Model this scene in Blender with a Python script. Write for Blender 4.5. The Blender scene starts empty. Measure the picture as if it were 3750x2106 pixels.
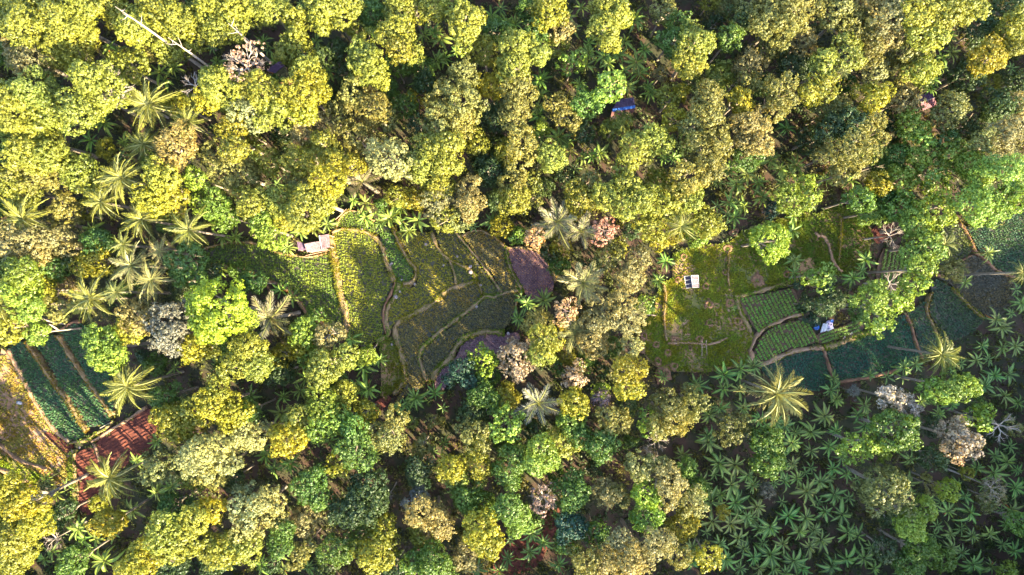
import bpy, math, random
import numpy as np
from mathutils import Vector, Matrix, Quaternion

# ----------------------------------------------------------------- camera, sky, sun, exposure
H, PPM, CX, CY = 90.0, 28.0, 1875.0, 1053.0        # drone height (m), ground pixels per metre, optical centre
SUN_AZ = Vector((0.70, -0.714)).normalized()       # horizontal direction TOWARDS the sun
SUN_EL = math.radians(25)
sc = bpy.context.scene
col = sc.collection
cam = bpy.data.cameras.new('camera'); cam.sensor_width = 36; cam.lens = 36 * H / (3750 / PPM)
cam.clip_start = 1; cam.clip_end = 6000
camo = bpy.data.objects.new('camera', cam); camo.location = (0, 0, H); col.objects.link(camo); sc.camera = camo
world = bpy.data.worlds.new('World'); sc.world = world; world.use_nodes = True
nt = world.node_tree
sky = nt.nodes.new('ShaderNodeTexSky'); sky.sky_type = 'NISHITA'; sky.sun_disc = False
sky.sun_elevation = SUN_EL; sky.sun_rotation = math.atan2(SUN_AZ.x, SUN_AZ.y)
bg = nt.nodes['Background']; bg.inputs['Strength'].default_value = 0.15
nt.links.new(sky.outputs['Color'], bg.inputs['Color'])
sl = bpy.data.lights.new('sun', 'SUN'); sl.energy = 5.0; sl.angle = math.radians(0.6); sl.color = (1.0, 0.88, 0.58)
slo = bpy.data.objects.new('sun', sl); col.objects.link(slo); slo.location = (60, -60, 80)
sdir = Vector((SUN_AZ.x * math.cos(SUN_EL), SUN_AZ.y * math.cos(SUN_EL), math.sin(SUN_EL)))
slo.rotation_euler = sdir.to_track_quat('Z', 'Y').to_euler()
vs = sc.view_settings
vs.view_transform = 'Standard'; vs.look = 'None'; vs.gamma = 1; vs.use_curve_mapping = False; vs.exposure = 3.25

rnd = random.Random(7)
rng = np.random.default_rng(11)

# ----------------------------------------------------------------- coordinates
TS = 2.0613                                        # the 15 study tiles were enlarged by this
def N(t, u, v): return (int(t[0]) * 750 + u / TS, int(t[1]) * 702 + v / TS)
def W(p, z=0.0):                                   # photo pixel -> world point at height z
    k = (H - z) / H / PPM
    return ((p[0] - CX) * k, (CY - p[1]) * k, z)
def path(spec):                                    # "00:12,13 40,50 10:5,6" -> list of photo pixels
    out, t = [], '00'
    for tok in spec.split():
        if ':' in tok: t, tok = tok.split(':')
        u, v = tok.split(','); out.append(N(t, float(u), float(v)))
    return out
def wpoly(spec, z=0.0): return [W(p, z)[:2] for p in path(spec)]
def smooth(pts, n=4, closed=False):                # Catmull-Rom
    P = [Vector(p) for p in pts]; out = []; L = len(P)
    for i in range(L if closed else L - 1):
        g = (lambda k: P[k % L]) if closed else (lambda k: P[min(max(k, 0), L - 1)])
        a, b, c, d = g(i - 1), g(i), g(i + 1), g(i + 2)
        for k in range(n):
            t = k / n
            out.append(0.5 * ((2 * b) + (c - a) * t + (2 * a - 5 * b + 4 * c - d) * t * t + (3 * b - a - 3 * c + d) * t ** 3))
    if not closed: out.append(P[-1])
    return out
def inside(px, py, poly):
    px = np.asarray(px); py = np.asarray(py); r = np.zeros(px.shape, bool)
    n = len(poly); j = n - 1
    for i in range(n):
        xi, yi = poly[i][0], poly[i][1]; xj, yj = poly[j][0], poly[j][1]
        if yi != yj:
            c = ((yi > py) != (yj > py)) & (px < (xj - xi) * (py - yi) / (yj - yi) + xi)
            r ^= c
        j = i
    return r
def vnoise(x, y, s, seed=0):                       # cheap smooth noise for placement
    x = np.asarray(x) / s + seed * 13.7; y = np.asarray(y) / s - seed * 7.1
    return (np.sin(x * 1.3 + 1.7 * np.sin(y * .9)) + np.sin(y * 1.7 + 1.3 * np.sin(x * 1.1)) + np.sin((x + y) * .8 + seed)) / 3

# ----------------------------------------------------------------- materials
def mat(name):
    m = bpy.data.materials.new(name); m.use_nodes = True
    t = m.node_tree; t.nodes.clear()
    o = t.nodes.new('ShaderNodeOutputMaterial')
    return m, t, o
def nd(t, typ, **kw):
    n = t.nodes.new(typ)
    for k, v in kw.items():
        if k.startswith('i_'):
            key = k[2:]; n.inputs[int(key) if key.isdigit() else key.replace('_', ' ')].default_value = v
        else: setattr(n, k, v)
    return n
def mixc(t, a, b, f, mode='MIX'):
    n = t.nodes.new('ShaderNodeMix'); n.data_type = 'RGBA'; n.blend_type = mode
    for s, v in ((0, f), (6, a), (7, b)):
        if hasattr(v, 'is_linked'): t.links.new(v, n.inputs[s])
        else: n.inputs[s].default_value = (*v, 1) if s and len(v) == 3 else v
    return n.outputs[2]
def ramp(t, v, stops):
    r = t.nodes.new('ShaderNodeValToRGB'); t.links.new(v, r.inputs[0])
    e = r.color_ramp.elements
    while len(e) < len(stops): e.new(0.5)
    for k, (p, c) in enumerate(stops): e[k].position = p; e[k].color = (*c, 1) if len(c) == 3 else c
    return r.outputs[0]
def noise(t, scale, detail=4, rough=0.55, coord='Object'):
    tc = t.nodes.new('ShaderNodeTexCoord'); n = nd(t, 'ShaderNodeTexNoise', i_Scale=scale, i_Detail=detail, i_Roughness=rough)
    t.links.new(tc.outputs[coord], n.inputs['Vector']); return n.outputs[0]
def leafmat(name, transl=0.28, rough=0.5, spec=0.35, hue=0.5, rib=None, patch=None):
    """foliage: own colour of the plant (object colour), varied leaf by leaf, some light passing through"""
    m, t, o = mat(name)
    oi = nd(t, 'ShaderNodeObjectInfo')
    at = nd(t, 'ShaderNodeAttribute', attribute_name='tint')
    base = oi.outputs['Color']
    v = ramp(t, at.outputs['Fac'], [(0, (.46, .52, .50)), (.45, (.95, .97, .95)), (.8, (1.22, 1.15, 1.05)), (1, (1.7, 1.45, 1.35))])
    c = mixc(t, base, v, 1.0, 'MULTIPLY')
    if patch:
        nz = noise(t, patch[0], 3)
        r = ramp(t, nz, [(.38, (0, 0, 0)), (.62, (1, 1, 1))])
        c = mixc(t, c, mixc(t, c, patch[1], 1.0, 'MULTIPLY'), r)
    if rib is not None:
        ra = nd(t, 'ShaderNodeAttribute', attribute_name='rib')
        c = mixc(t, c, rib, ra.outputs['Fac'])
    b = nd(t, 'ShaderNodeBsdfPrincipled', i_Roughness=rough)
    b.inputs['Specular IOR Level'].default_value = spec
    t.links.new(c, b.inputs['Base Color'])
    tr = nd(t, 'ShaderNodeBsdfTranslucent')
    t.links.new(mixc(t, c, (1.15, 1.1, .5), 1.0, 'MULTIPLY'), tr.inputs['Color'])
    mx = nd(t, 'ShaderNodeMixShader', i_0=transl)
    t.links.new(b.outputs[0], mx.inputs[1]); t.links.new(tr.outputs[0], mx.inputs[2]); t.links.new(mx.outputs[0], o.inputs[0])
    return m
def surf(name, stops, scale, rough=0.9, bump=0.0, bscale=None, objcol=False, spec=0.2, detail=6, metal=0.0):
    m, t, o = mat(name)
    c = ramp(t, noise(t, scale, detail, .62), stops)
    if objcol: c = mixc(t, c, nd(t, 'ShaderNodeObjectInfo').outputs['Color'], 1.0, 'MULTIPLY')
    b = nd(t, 'ShaderNodeBsdfPrincipled', i_Roughness=rough, i_Metallic=metal)
    b.inputs['Specular IOR Level'].default_value = spec
    t.links.new(c, b.inputs['Base Color'])
    if bump:
        bp = nd(t, 'ShaderNodeBump', i_Strength=bump, i_Distance=0.08)
        t.links.new(noise(t, bscale or scale * 4, 5), bp.inputs['Height']); t.links.new(bp.outputs[0], b.inputs['Normal'])
    t.links.new(b.outputs[0], o.inputs[0])
    return m
M = {
 'leaf': leafmat('foliage', .30),
 'leaf_gloss': leafmat('banana_leaf', .25, .5, .22, rib=(.27, .33, .07)),
 'frond': leafmat('palm_frond', .22, .5, .3, rib=(.19, .18, .05)),
 'grass': leafmat('grass_blades', .25, .6, .2, patch=(.55, (1.15, .85, .6))),
 'rice': leafmat('rice_blades', .25, .55, .25, patch=(.35, (1.35, 1.12, .7))),
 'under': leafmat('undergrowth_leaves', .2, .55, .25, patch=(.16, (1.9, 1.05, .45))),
 'bark': surf('bark', [(.3, (.10, .075, .055)), (.6, (.20, .16, .12)), (.8, (.30, .25, .20))], 9, .9, .4, 30),
 'pale_bark': surf('pale_bark', [(.3, (.17, .13, .10)), (.6, (.27, .22, .18)), (.8, (.36, .31, .27))], 8, .85, .3, 30),
 'banana_stem': surf('banana_stem', [(.3, (.07, .09, .025)), (.6, (.12, .12, .04)), (.8, (.10, .06, .03))], 6, .6, .2),
 'dry': surf('dry_leaf', [(.3, (.20, .075, .02)), (.6, (.33, .13, .03)), (.8, (.42, .22, .08))], 5, .8),
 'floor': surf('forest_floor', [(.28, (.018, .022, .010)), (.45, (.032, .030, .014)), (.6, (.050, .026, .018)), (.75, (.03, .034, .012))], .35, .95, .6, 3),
 'mud': surf('paddy_mud', [(.3, (.035, .032, .022)), (.6, (.065, .055, .038)), (.8, (.09, .075, .05))], 1.2, .8, .3, 8, objcol=True),
 'stubble_mud': surf('stubble_mud', [(.3, (.050, .026, .034)), (.5, (.105, .052, .056)), (.7, (.17, .10, .085))], 1.6, .85, .8, 12),
 'bank': surf('bank_earth', [(.3, (.10, .085, .03)), (.5, (.19, .12, .06)), (.75, (.26, .16, .085))], 1.6, .95, .5, 9),
 'red_bank': surf('bare_bank_earth', [(.3, (.10, .048, .028)), (.5, (.16, .08, .045)), (.75, (.21, .12, .07))], 1.4, .95, .5, 9),
 'path': surf('trodden_soil', [(.3, (.17, .085, .050)), (.5, (.25, .145, .085)), (.75, (.31, .20, .13))], 1.3, .95, .5, 9),
 'clearing': surf('clearing_soil', [(.3, (.07, .075, .022)), (.46, (.11, .10, .03)), (.6, (.22, .12, .06)), (.75, (.15, .125, .04))], .32, .95, .5, 5),
 'red_soil': surf('red_tilled_soil', [(.3, (.045, .014, .012)), (.5, (.085, .025, .017)), (.72, (.16, .050, .026))], 1.6, .95, 1.0, 14),
 'bed_soil': surf('bed_soil', [(.3, (.05, .032, .020)), (.6, (.10, .058, .034)), (.8, (.15, .085, .05))], 1.5, .95, .6, 10),
 'rock': surf('pale_stone', [(.3, (.18, .13, .12)), (.6, (.28, .21, .20)), (.8, (.36, .30, .28))], 3, .85, .5, 10),
 'wood': surf('weathered_wood', [(.3, (.22, .13, .085)), (.6, (.36, .24, .17)), (.8, (.46, .34, .26))], 4, .8, .3, 20),
 'tin': surf('weathered_roof_sheet', [(.3, (.070, .040, .045)), (.5, (.13, .085, .092)), (.7, (.20, .15, .16))], 3.2, .55, .2, 12, objcol=True, spec=.4),
 'thatch': surf('old_thatch', [(.3, (.055, .038, .045)), (.55, (.10, .07, .08)), (.8, (.15, .11, .10))], 3, .95, .8, 14, objcol=True),
 'blue': surf('blue_sheet', [(.3, (.012, .05, .20)), (.6, (.025, .095, .32)), (.85, (.14, .22, .40))], 1.8, .5, .3, 6, spec=.4),
 'white': surf('white_sheet', [(.3, (.26, .25, .27)), (.7, (.40, .39, .40))], 2, .6, .3, 5),
 'cloth': surf('laundry_cloth', [(.3, (.10, .07, .20)), (.55, (.45, .38, .50)), (.75, (.05, .12, .42))], 6, .8),
}

# ----------------------------------------------------------------- mesh helpers
def np_mesh(name, V, F, mats=(), tint=None, rib=None, smooth_=False):
    V = np.asarray(V, np.float32); F = np.asarray(F, np.int32); k = F.shape[1]
    me = bpy.data.meshes.new(name)
    me.vertices.add(len(V)); me.vertices.foreach_set('co', V.ravel())
    me.loops.add(F.size); me.loops.foreach_set('vertex_index', F.ravel())
    me.polygons.add(len(F)); me.polygons.foreach_set('loop_start', np.arange(0, F.size, k, dtype=np.int32))
    me.polygons.foreach_set('loop_total', np.full(len(F), k, np.int32))
    if smooth_: me.polygons.foreach_set('use_smooth', np.ones(len(F), bool))
    me.update(calc_edges=True)
    if tint is not None:
        a = me.attributes.new('tint', 'FLOAT', 'FACE'); a.data.foreach_set('value', np.asarray(tint, np.float32))
    if rib is not None:
        a = me.attributes.new('rib', 'FLOAT', 'POINT'); a.data.foreach_set('value', np.asarray(rib, np.float32))
    for m in mats: me.materials.append(M[m])
    return me
def py_mesh(name, V, F, m, sm=False, tint=None):
    me = bpy.data.meshes.new(name); me.from_pydata([tuple(v) for v in V], [], F)
    if sm:
        for p in me.polygons: p.use_smooth = True
    me.materials.append(M[m]); me.update()
    if tint is not None:
        a = me.attributes.new('tint', 'FLOAT', 'FACE'); a.data.foreach_set('value', np.asarray(tint, np.float32))
    return me
def link(name, me, parent=None, loc=(0, 0, 0), rot=None, scl=None, color=None, kind=None):
    o = bpy.data.objects.new(name, me); col.objects.link(o)
    if parent is not None: o.parent = parent
    o.location = loc
    if rot is not None: o.rotation_euler = rot
    if scl is not None: o.scale = scl if hasattr(scl, '__len__') else (scl,) * 3
    if color is not None: o.color = (*color, 1)
    if kind: o['kind'] = kind
    return o
def tag(o, label, cat, group=None):
    o['label'] = label; o['category'] = cat
    if group: o['group'] = group
    return o
class MB:
    def __init__(s): s.v = []; s.f = []
    def add(s, V, F):
        k = len(s.v); s.v += [tuple(v) for v in V]; s.f += [tuple(i + k for i in f) for f in F]
    def box(s, c, d, mtx=None):
        x, y, z = d[0] / 2, d[1] / 2, d[2] / 2
        V = [Vector((a * x, b * y, e * z)) for e in (-1, 1) for b in (-1, 1) for a in (-1, 1)]
        if mtx is not None: V = [mtx @ v for v in V]
        s.add([v + Vector(c) for v in V], [(0, 2, 3, 1), (4, 5, 7, 6), (0, 1, 5, 4), (2, 6, 7, 3), (0, 4, 6, 2), (1, 3, 7, 5)])
    def tube(s, pts, rad, n=6, cap=True):
        P = [Vector(p) for p in pts]; k = len(s.v); up = Vector((0, 0, 1))
        for i, p in enumerate(P):
            d = (P[min(i + 1, len(P) - 1)] - P[max(i - 1, 0)]).normalized()
            a = d.cross(up if abs(d.z) < .9 else Vector((1, 0, 0))).normalized(); b = d.cross(a)
            r = rad[i] if hasattr(rad, '__len__') else rad
            for q in range(n):
                t = 2 * math.pi * q / n; s.v.append(tuple(p + (a * math.cos(t) + b * math.sin(t)) * r))
        for i in range(len(P) - 1):
            for q in range(n):
                s.f.append((k + i * n + q, k + i * n + (q + 1) % n, k + (i + 1) * n + (q + 1) % n, k + (i + 1) * n + q))
        if cap:
            s.f.append(tuple(k + q for q in range(n))); e = k + (len(P) - 1) * n
            s.f.append(tuple(e + n - 1 - q for q in range(n)))
    def mesh(s, name, m, sm=False): return py_mesh(name, s.v, s.f, m, sm)

def cards(C, Nrm, L, Wd, rg):
    """leaf-shaped quads at centres C facing Nrm"""
    n = len(C); R = rg.normal(size=(n, 3))
    T = np.cross(Nrm, R); T /= np.linalg.norm(T, axis=1, keepdims=True) + 1e-9
    B = np.cross(Nrm, T)
    L = np.broadcast_to(L, (n,))[:, None]; Wd = np.broadcast_to(Wd, (n,))[:, None]
    V = np.stack([C - T * L * .5, C + B * Wd * .5 + T * L * .06 + Nrm * L * .08, C + T * L * .5, C - B * Wd * .5 + T * L * .06 + Nrm * L * .08], 1).reshape(-1, 3)
    return V, np.arange(4 * n).reshape(n, 4)

def crown_mesh(name, R, leaf, seed, flat=1.0, lump=.36, dens=1.0, gap=0.0, clump=.30, even=.0):
    """boughs on an uneven dome, leaf clumps on the boughs, leaf blades on the clumps"""
    rg = np.random.default_rng(seed)
    nl = int(10 + 8.5 * R)
    i = np.arange(nl) + .5; ph = np.arccos(1 - 1.55 * i / nl) + rg.normal(0, .13, nl); th = math.pi * (1 + 5 ** .5) * i + rg.normal(0, .35, nl)
    D = np.stack([np.cos(th) * np.sin(ph), np.sin(th) * np.sin(ph), np.cos(ph)], 1)
    e = rg.uniform(0, 6.28, 3)
    bulge = 1 + (1 - even) * (.20 * np.sin(th * 2 + e[0]) * np.sin(ph) + .13 * np.sin(th * 3 + e[1]) * np.sin(ph) + .10 * np.sin(ph * 4 + e[2]))
    rad = R * rg.uniform(.46 + .14 * even, .86 - .06 * even, nl) * bulge
    LC = D * rad[:, None] * np.array([1, 1, flat])
    LR = R * lump * rg.uniform(.6, 1.3, nl) * (.70 + .30 * (1.6 / max(R, 1.6)))
    Cs, Ns, Ts = [], [], []
    for k in range(nl):
        m = max(6, int(4 * math.pi * LR[k] ** 2 * .8 / (clump * clump * 1.5) * dens))
        d = rg.normal(size=(m, 3)); d /= np.linalg.norm(d, axis=1, keepdims=True)
        d = d[(d @ D[k]) > -.3]
        sc_ = LC[k] + d * (LR[k] * rg.uniform(.74, 1.12, len(d)))[:, None] * np.array([1, 1, .9])
        if gap:
            q = np.sin(sc_[:, 0] * 2.6 + k) * np.sin(sc_[:, 1] * 2.9 + seed) + np.sin(sc_[:, 2] * 3.1 + k) * .5
            sc_, d = sc_[q > -gap], d[q > -gap]
        nc = max(5, int(2.6 * (clump / leaf) ** 2 + 4))
        cr = clump * rg.uniform(.55, 1.25, len(d))
        f = rg.normal(size=(len(d), nc, 3)); f /= np.linalg.norm(f, axis=2, keepdims=True)
        f = f + d[:, None] * .55; f /= np.linalg.norm(f, axis=2, keepdims=True)
        c = sc_[:, None] + f * cr[:, None, None] * rg.uniform(.55, 1.05, (len(d), nc, 1)) * .8
        nn = f * .8 + d[:, None] * .35 + rg.normal(0, .30, f.shape) + np.array([0, 0, .12]); nn /= np.linalg.norm(nn, axis=2, keepdims=True)
        tt = rg.normal(.5, .10, (len(d), nc)) + rg.normal(0, .13, (len(d), 1)) + rg.normal(0, .10)
        Cs.append(c.reshape(-1, 3)); Ns.append(nn.reshape(-1, 3)); Ts.append(np.clip(tt, 0, 1).ravel())
    C = np.concatenate(Cs); Nn = np.concatenate(Ns); T = np.concatenate(Ts)
    s = leaf * rg.uniform(.7, 1.4, len(C))
    V, F = cards(C, Nn, s, s * rg.uniform(.5, .78, len(C)), rg)
    return np_mesh(name, V, F, ['leaf'], T)

def trunk_mesh(name, seed, m='bark'):
    """unit tree frame: height 1, crown radius 1 -> scaled per tree"""
    r = random.Random(seed); b = MB()
    bx, by = r.uniform(-.12, .12), r.uniform(-.12, .12)
    b.tube([(0, 0, -.03), (bx * .4, by * .4, .3), (bx, by, .62), (bx * 1.1, by * 1.1, .9)], [.10, .075, .06, .03], 7)
    for k in range(6):
        a = k * 1.05 + r.uniform(-.3, .3); z0 = .5 + .06 * k; q = r.uniform(.45, .75)
        b.tube([(bx, by, z0), (bx + math.cos(a) * q * .5, by + math.sin(a) * q * .5, z0 + .12), (bx + math.cos(a) * q, by + math.sin(a) * q, min(z0 + .25, 1.02))], [.04, .028, .01], 5)
    return b.mesh(name, m, True)

def bare_mesh(name, seed, m='pale_bark', up=.45, twig=1.0):
    r = random.Random(seed); b = MB()
    def grow(p, d, L, rad, lev):
        q = p + d * L * .5 + Vector((r.uniform(-1, 1), r.uniform(-1, 1), r.uniform(-.5, 1))) * L * .09
        e = p + d * L
        b.tube([p, q, e], [rad, rad * .8, rad * .6], 5 if lev < 3 else 3, False)
        if lev >= 5: return
        for k in range(3 if lev < 3 else 2):
            ax = Vector((r.gauss(0, 1), r.gauss(0, 1), r.gauss(0, 1))).normalized()
            nd_ = (Quaternion(ax, r.uniform(.35, .85)) @ d); nd_.z = nd_.z * .8 + up * .25; nd_.normalize()
            grow(e if k else q, nd_, L * r.uniform(.62, .82), rad * .58, lev + 1)
    for k in range(5):
        a = k * 1.256 + r.uniform(-.3, .3)
        grow(Vector((0, 0, 0)), Vector((math.cos(a), math.sin(a), up + r.uniform(-.1, .5))).normalized(), .36, .040 * twig, 1)
    return b.mesh(name, m)

# ================================================================= THE SETTING
S0, SB, ST = 47.0, 86.0, 150.0                      # unseen ridge, added and shaped to shade the ground beyond S0
def gz(x, y):
    x = np.asarray(x, float); y = np.asarray(y, float)
    s = x * SUN_AZ.x + y * SUN_AZ.y; along = x * -SUN_AZ.y + y * SUN_AZ.x
    t = np.clip((s - SB) / (ST - SB), 0, 1); crest = (ST - S0) * math.tan(SUN_EL)
    shading_hill = crest * t * t * (3 - 2 * t) * (1 + .05 * np.sin(along / 17) * t + .03 * np.sin(along / 6.1) * t) - np.clip(s - ST, 0, 600) * .06
    return -.22 + .10 * vnoise(x, y, 3.1) + shading_hill
ax = np.concatenate([-np.geomspace(1400, 262, 14), np.arange(-250, 251, 2.5), np.geomspace(262, 1400, 14)])
gx, gy = np.meshgrid(ax, ax, indexing='ij'); n = len(ax)
V = np.stack([gx, gy, gz(gx, gy)], -1).reshape(-1, 3)
ii = (np.arange(n - 1)[:, None] * n + np.arange(n - 1)[None]).ravel()
ground = link('ground', np_mesh('ground', V, np.stack([ii, ii + n, ii + n + 1, ii + 1], 1), ['floor'], smooth_=True), kind='structure')

OPEN = []                                           # world polygons kept free of forest undergrowth
def slab(name, poly, z, m, label=None, parent=None, color=None, depth=.55, open_=True, jit=.04):
    P = smooth(poly, 3, True); r = random.Random(len(OPEN))
    P = [(p[0] + r.uniform(-jit, jit), p[1] + r.uniform(-jit, jit)) for p in P]; k = len(P)
    V = [(x, y, z) for x, y in P] + [(x, y, z - depth) for x, y in P]
    a = sum(P[i][0] * P[(i + 1) % k][1] - P[(i + 1) % k][0] * P[i][1] for i in range(k))
    top = list(range(k)); 
    F = [tuple(top if a > 0 else top[::-1])] + [(i, (i + 1) % k, (i + 1) % k + k, i + k) for i in range(k)]
    o = link(name, py_mesh(name, V, F, m), parent, color=color)
    if parent is None: o['kind'] = 'structure'
    if label: o['label'] = label
    if open_: OPEN.append(poly)
    return o
def blades(P, z, hgt, wid, lean, nb, seed):
    """nb narrow blades fanning out of each point"""
    rg = np.random.default_rng(seed); n = len(P)
    B = np.repeat(P, nb, 0); a = rg.uniform(0, 6.283, n * nb); L = hgt * rg.uniform(.65, 1.3, n * nb); ln = lean * rg.uniform(.3, 1.3, n * nb)
    zz = np.repeat(np.broadcast_to(z, (n,)), nb) - .02
    dx, dy = np.cos(a), np.sin(a); w = wid * rg.uniform(.7, 1.3, n * nb)
    v0 = np.stack([B[:, 0] - dy * w, B[:, 1] + dx * w, zz], 1); v1 = np.stack([B[:, 0] + dy * w, B[:, 1] - dx * w, zz], 1)
    v2 = np.stack([B[:, 0] + dx * ln + dy * w * .7, B[:, 1] + dy * ln - dx * w * .7, zz + L * .8], 1)
    v3 = np.stack([B[:, 0] + dx * ln * 1.7, B[:, 1] + dy * ln * 1.7, zz + L], 1)
    V = np.stack([v0, v1, v2, v3], 1).reshape(-1, 3)
    T = np.clip(np.repeat(rg.normal(.48, .14, n), nb) + rg.normal(0, .12, n * nb), 0, 1)
    return V, np.arange(4 * n * nb).reshape(-1, 4), T
def stuff(name, V, F, T, m, parent=None, color=None, label=None, cat=None):
    o = link(name, np_mesh(name, V, F, [m], T), parent, color=color, kind='stuff')
    if label: o['label'] = label; 
    if cat: o['category'] = cat
    return o

# ---- rice paddies: (outline, level, row angle deg, kind, plant colour, label)
GA, GB, GC = (.070, .105, .020), (.105, .125, .020), (.085, .095, .028)
GD, GE, GT = (.10, .10, .028), (.115, .095, .035), (.030, .075, .040)  # GT: blue-green because shade on the left paddies is put into the rice
PAD = [
 ("11:20,430 150,398 330,388 450,418 560,468 700,488 810,495 935,462 972,560 1000,720 1038,870 1045,1085 990,1085 930,1015 850,965 780,925 715,830 650,745 560,695 450,645 330,592 220,565 40,545", .06, 5, 'r', GA, 'wide green rice paddy left of the long grassy bank below the tin roofed hut'),
 ("11:980,312 1060,296 1180,312 1265,345 1325,450 1365,590 1420,685 1378,780 1342,870 1335,980 1352,1070 1280,1140 1170,1165 1098,1085 1092,900 1052,720 1012,500", .16, 83, 'r', GB, 'tall green rice paddy right of the tin roofed hut, planted in clear rows'),
 ("11:1012,268 1030,205 1110,155 1200,185 1280,235 1390,270 1400,300 1300,318 1180,282 1060,268", .22, 20, 'r', GA, 'narrow rice paddy at the top of the terraces beside banana plants'),
 ("11:1330,330 1410,305 1455,390 1540,530 21:22,580 28,640 0,668 11:1500,688 1440,665 1405,590 1385,540 1345,410", .20, 75, 'r', (.055, .10, .022), 'small dark green teardrop rice paddy inside a curved bank'),
 ("11:1450,300 1546,306 21:140,315 185,415 285,530 335,700 260,735 150,835 0,915 11:1540,925 1440,985 1402,1060 1396,1000 1400,880 1455,770 1540,738 21:62,690 62,600 20,515 11:1500,395", .27, 60, 'r', (.13, .125, .020), 'large yellow green rice paddy in the middle of the terraces'),
 ("21:318,535 440,592 478,650 372,698 350,640", .29, 60, 'r', GC, 'small triangular rice paddy beside two pale sacks'),
 ("21:215,325 325,308 390,380 470,480 630,700 685,765 575,782 520,670 500,600 320,500 240,420", .33, 50, 'r', GD, 'long olive rice paddy with a small stone, left of a straight green bank'),
 ("21:410,340 480,305 560,312 650,362 712,412 722,530 830,735 705,748 650,660 570,550 480,440", .38, 55, 'r', GE, 'brownish olive rice paddy next to the purple stubble field'),
 ("21:752,430 860,432 1000,476 1060,580 1090,690 1050,790 940,822 872,770 808,640 758,540", .42, 40, 's', (.15, .085, .075), 'purple brown harvested stubble field at the right tip of the terraces'),
 ("21:500,695 538,778 480,855 330,955 200,1055 88,1168 66,1240 86,1340 112,1430 22:80,40 0,72 12:1440,150 11:1525,1420 1495,1250 1460,1100 1465,1010 1540,965 21:180,862 300,755 390,722", .24, 35, 'r', GE, 'long grey olive rice paddy curving down between two grassy banks'),
 ("21:575,805 640,802 760,762 825,772 785,830 790,920 745,1000 690,1038 560,1036 415,1078 330,1150 280,1250 190,1330 150,1415 135,1405 110,1290 106,1210 205,1105 350,995 480,895", .30, 30, 'r', (.095, .085, .040), 'grey green rice paddy under the curved bank near banana plants'),
 ("21:705,1080 810,1062 830,1120 720,1200 600,1235 450,1265 370,1380 290,1447 22:250,50 190,20 21:235,1350 340,1262 392,1165 455,1108 560,1078", .34, 30, 's', (.105, .070, .085), 'dark purple stubble field below the thick green curved bank'),
 ("01:90,1180 150,1130 215,1155 292,1245 342,1340 402,1430 02:425,40 515,160 592,285 652,375 635,408 560,420 490,400 420,340 330,220 250,80 200,-30 01:150,1330 110,1250", .12, 62, 'r', GT, 'leftmost blue green rice paddy beside the bare terraced slope'),
 ("01:275,1145 330,1122 390,1082 445,1095 480,1160 530,1250 600,1350 02:690,40 790,170 845,265 800,300 695,328 660,290 575,150 470,20 01:425,1380 345,1235", .20, 62, 'r', GT, 'middle blue green rice paddy of the left group with a sunlit streak'),
 ("01:480,1050 580,990 650,1012 720,1080 790,1250 850,1380 02:870,140 855,210 800,130 705,0 01:615,1290 530,1150", .28, 62, 'r', GT, 'right blue green rice paddy of the left group, half hidden by trees'),
 ("31:1110,1328 1300,1243 1546,1188 41:22,1192 56,1310 88,1425 42:40,30 32:1500,60 1420,40 31:1330,1445 1200,1425", .02, 20, 'r', (.022, .062, .045), 'dark teal paddy below the white water pipe'),  # right-hand paddies: valley shade is put into these dark teal rice colours
 ("41:55,1195 150,1165 300,1095 400,1085 560,965 636,932 682,1030 712,1150 755,1262 600,1352 300,1422 122,1440 100,1380 80,1280", .06, 20, 'r', (.022, .065, .045), 'wide dark teal paddy under the bright lime trees'),
 ("41:655,925 825,822 797,900 850,1020 900,1130 850,1205 782,1262 748,1150 700,980", .10, 65, 'r', (.030, .062, .038), 'narrow dark green paddy between two thin banks'),
 ("41:848,685 955,695 1005,765 1095,855 1212,945 1245,968 1150,1055 1000,1135 925,1155 880,1000 826,900 850,800", .14, 45, 'r', (.035, .060, .036), 'dusky green paddy left of a thin yellow green bank'),
 ("41:885,650 960,645 1035,545 1140,488 1195,498 1325,608 1455,660 1478,765 1400,905 1290,952 1228,932 1110,830 1030,740 970,682", .18, 40, 'r', (.060, .055, .042), 'purplish brown fading paddy beside a lone banana plant'),
 ("41:905,295 1045,245 1082,305 1142,430 1112,478 1000,538 905,560", .18, 70, 'r', (.045, .062, .025), 'small olive paddy tucked behind a shaded palm'),
 ("41:1072,245 1130,272 1300,252 1560,125 1560,640 1480,636 1345,586 1232,478 1182,425 1122,300", .22, 25, 'r', (.028, .060, .036), 'dark blue green paddy at the right edge below the pale tree'),
]
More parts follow.
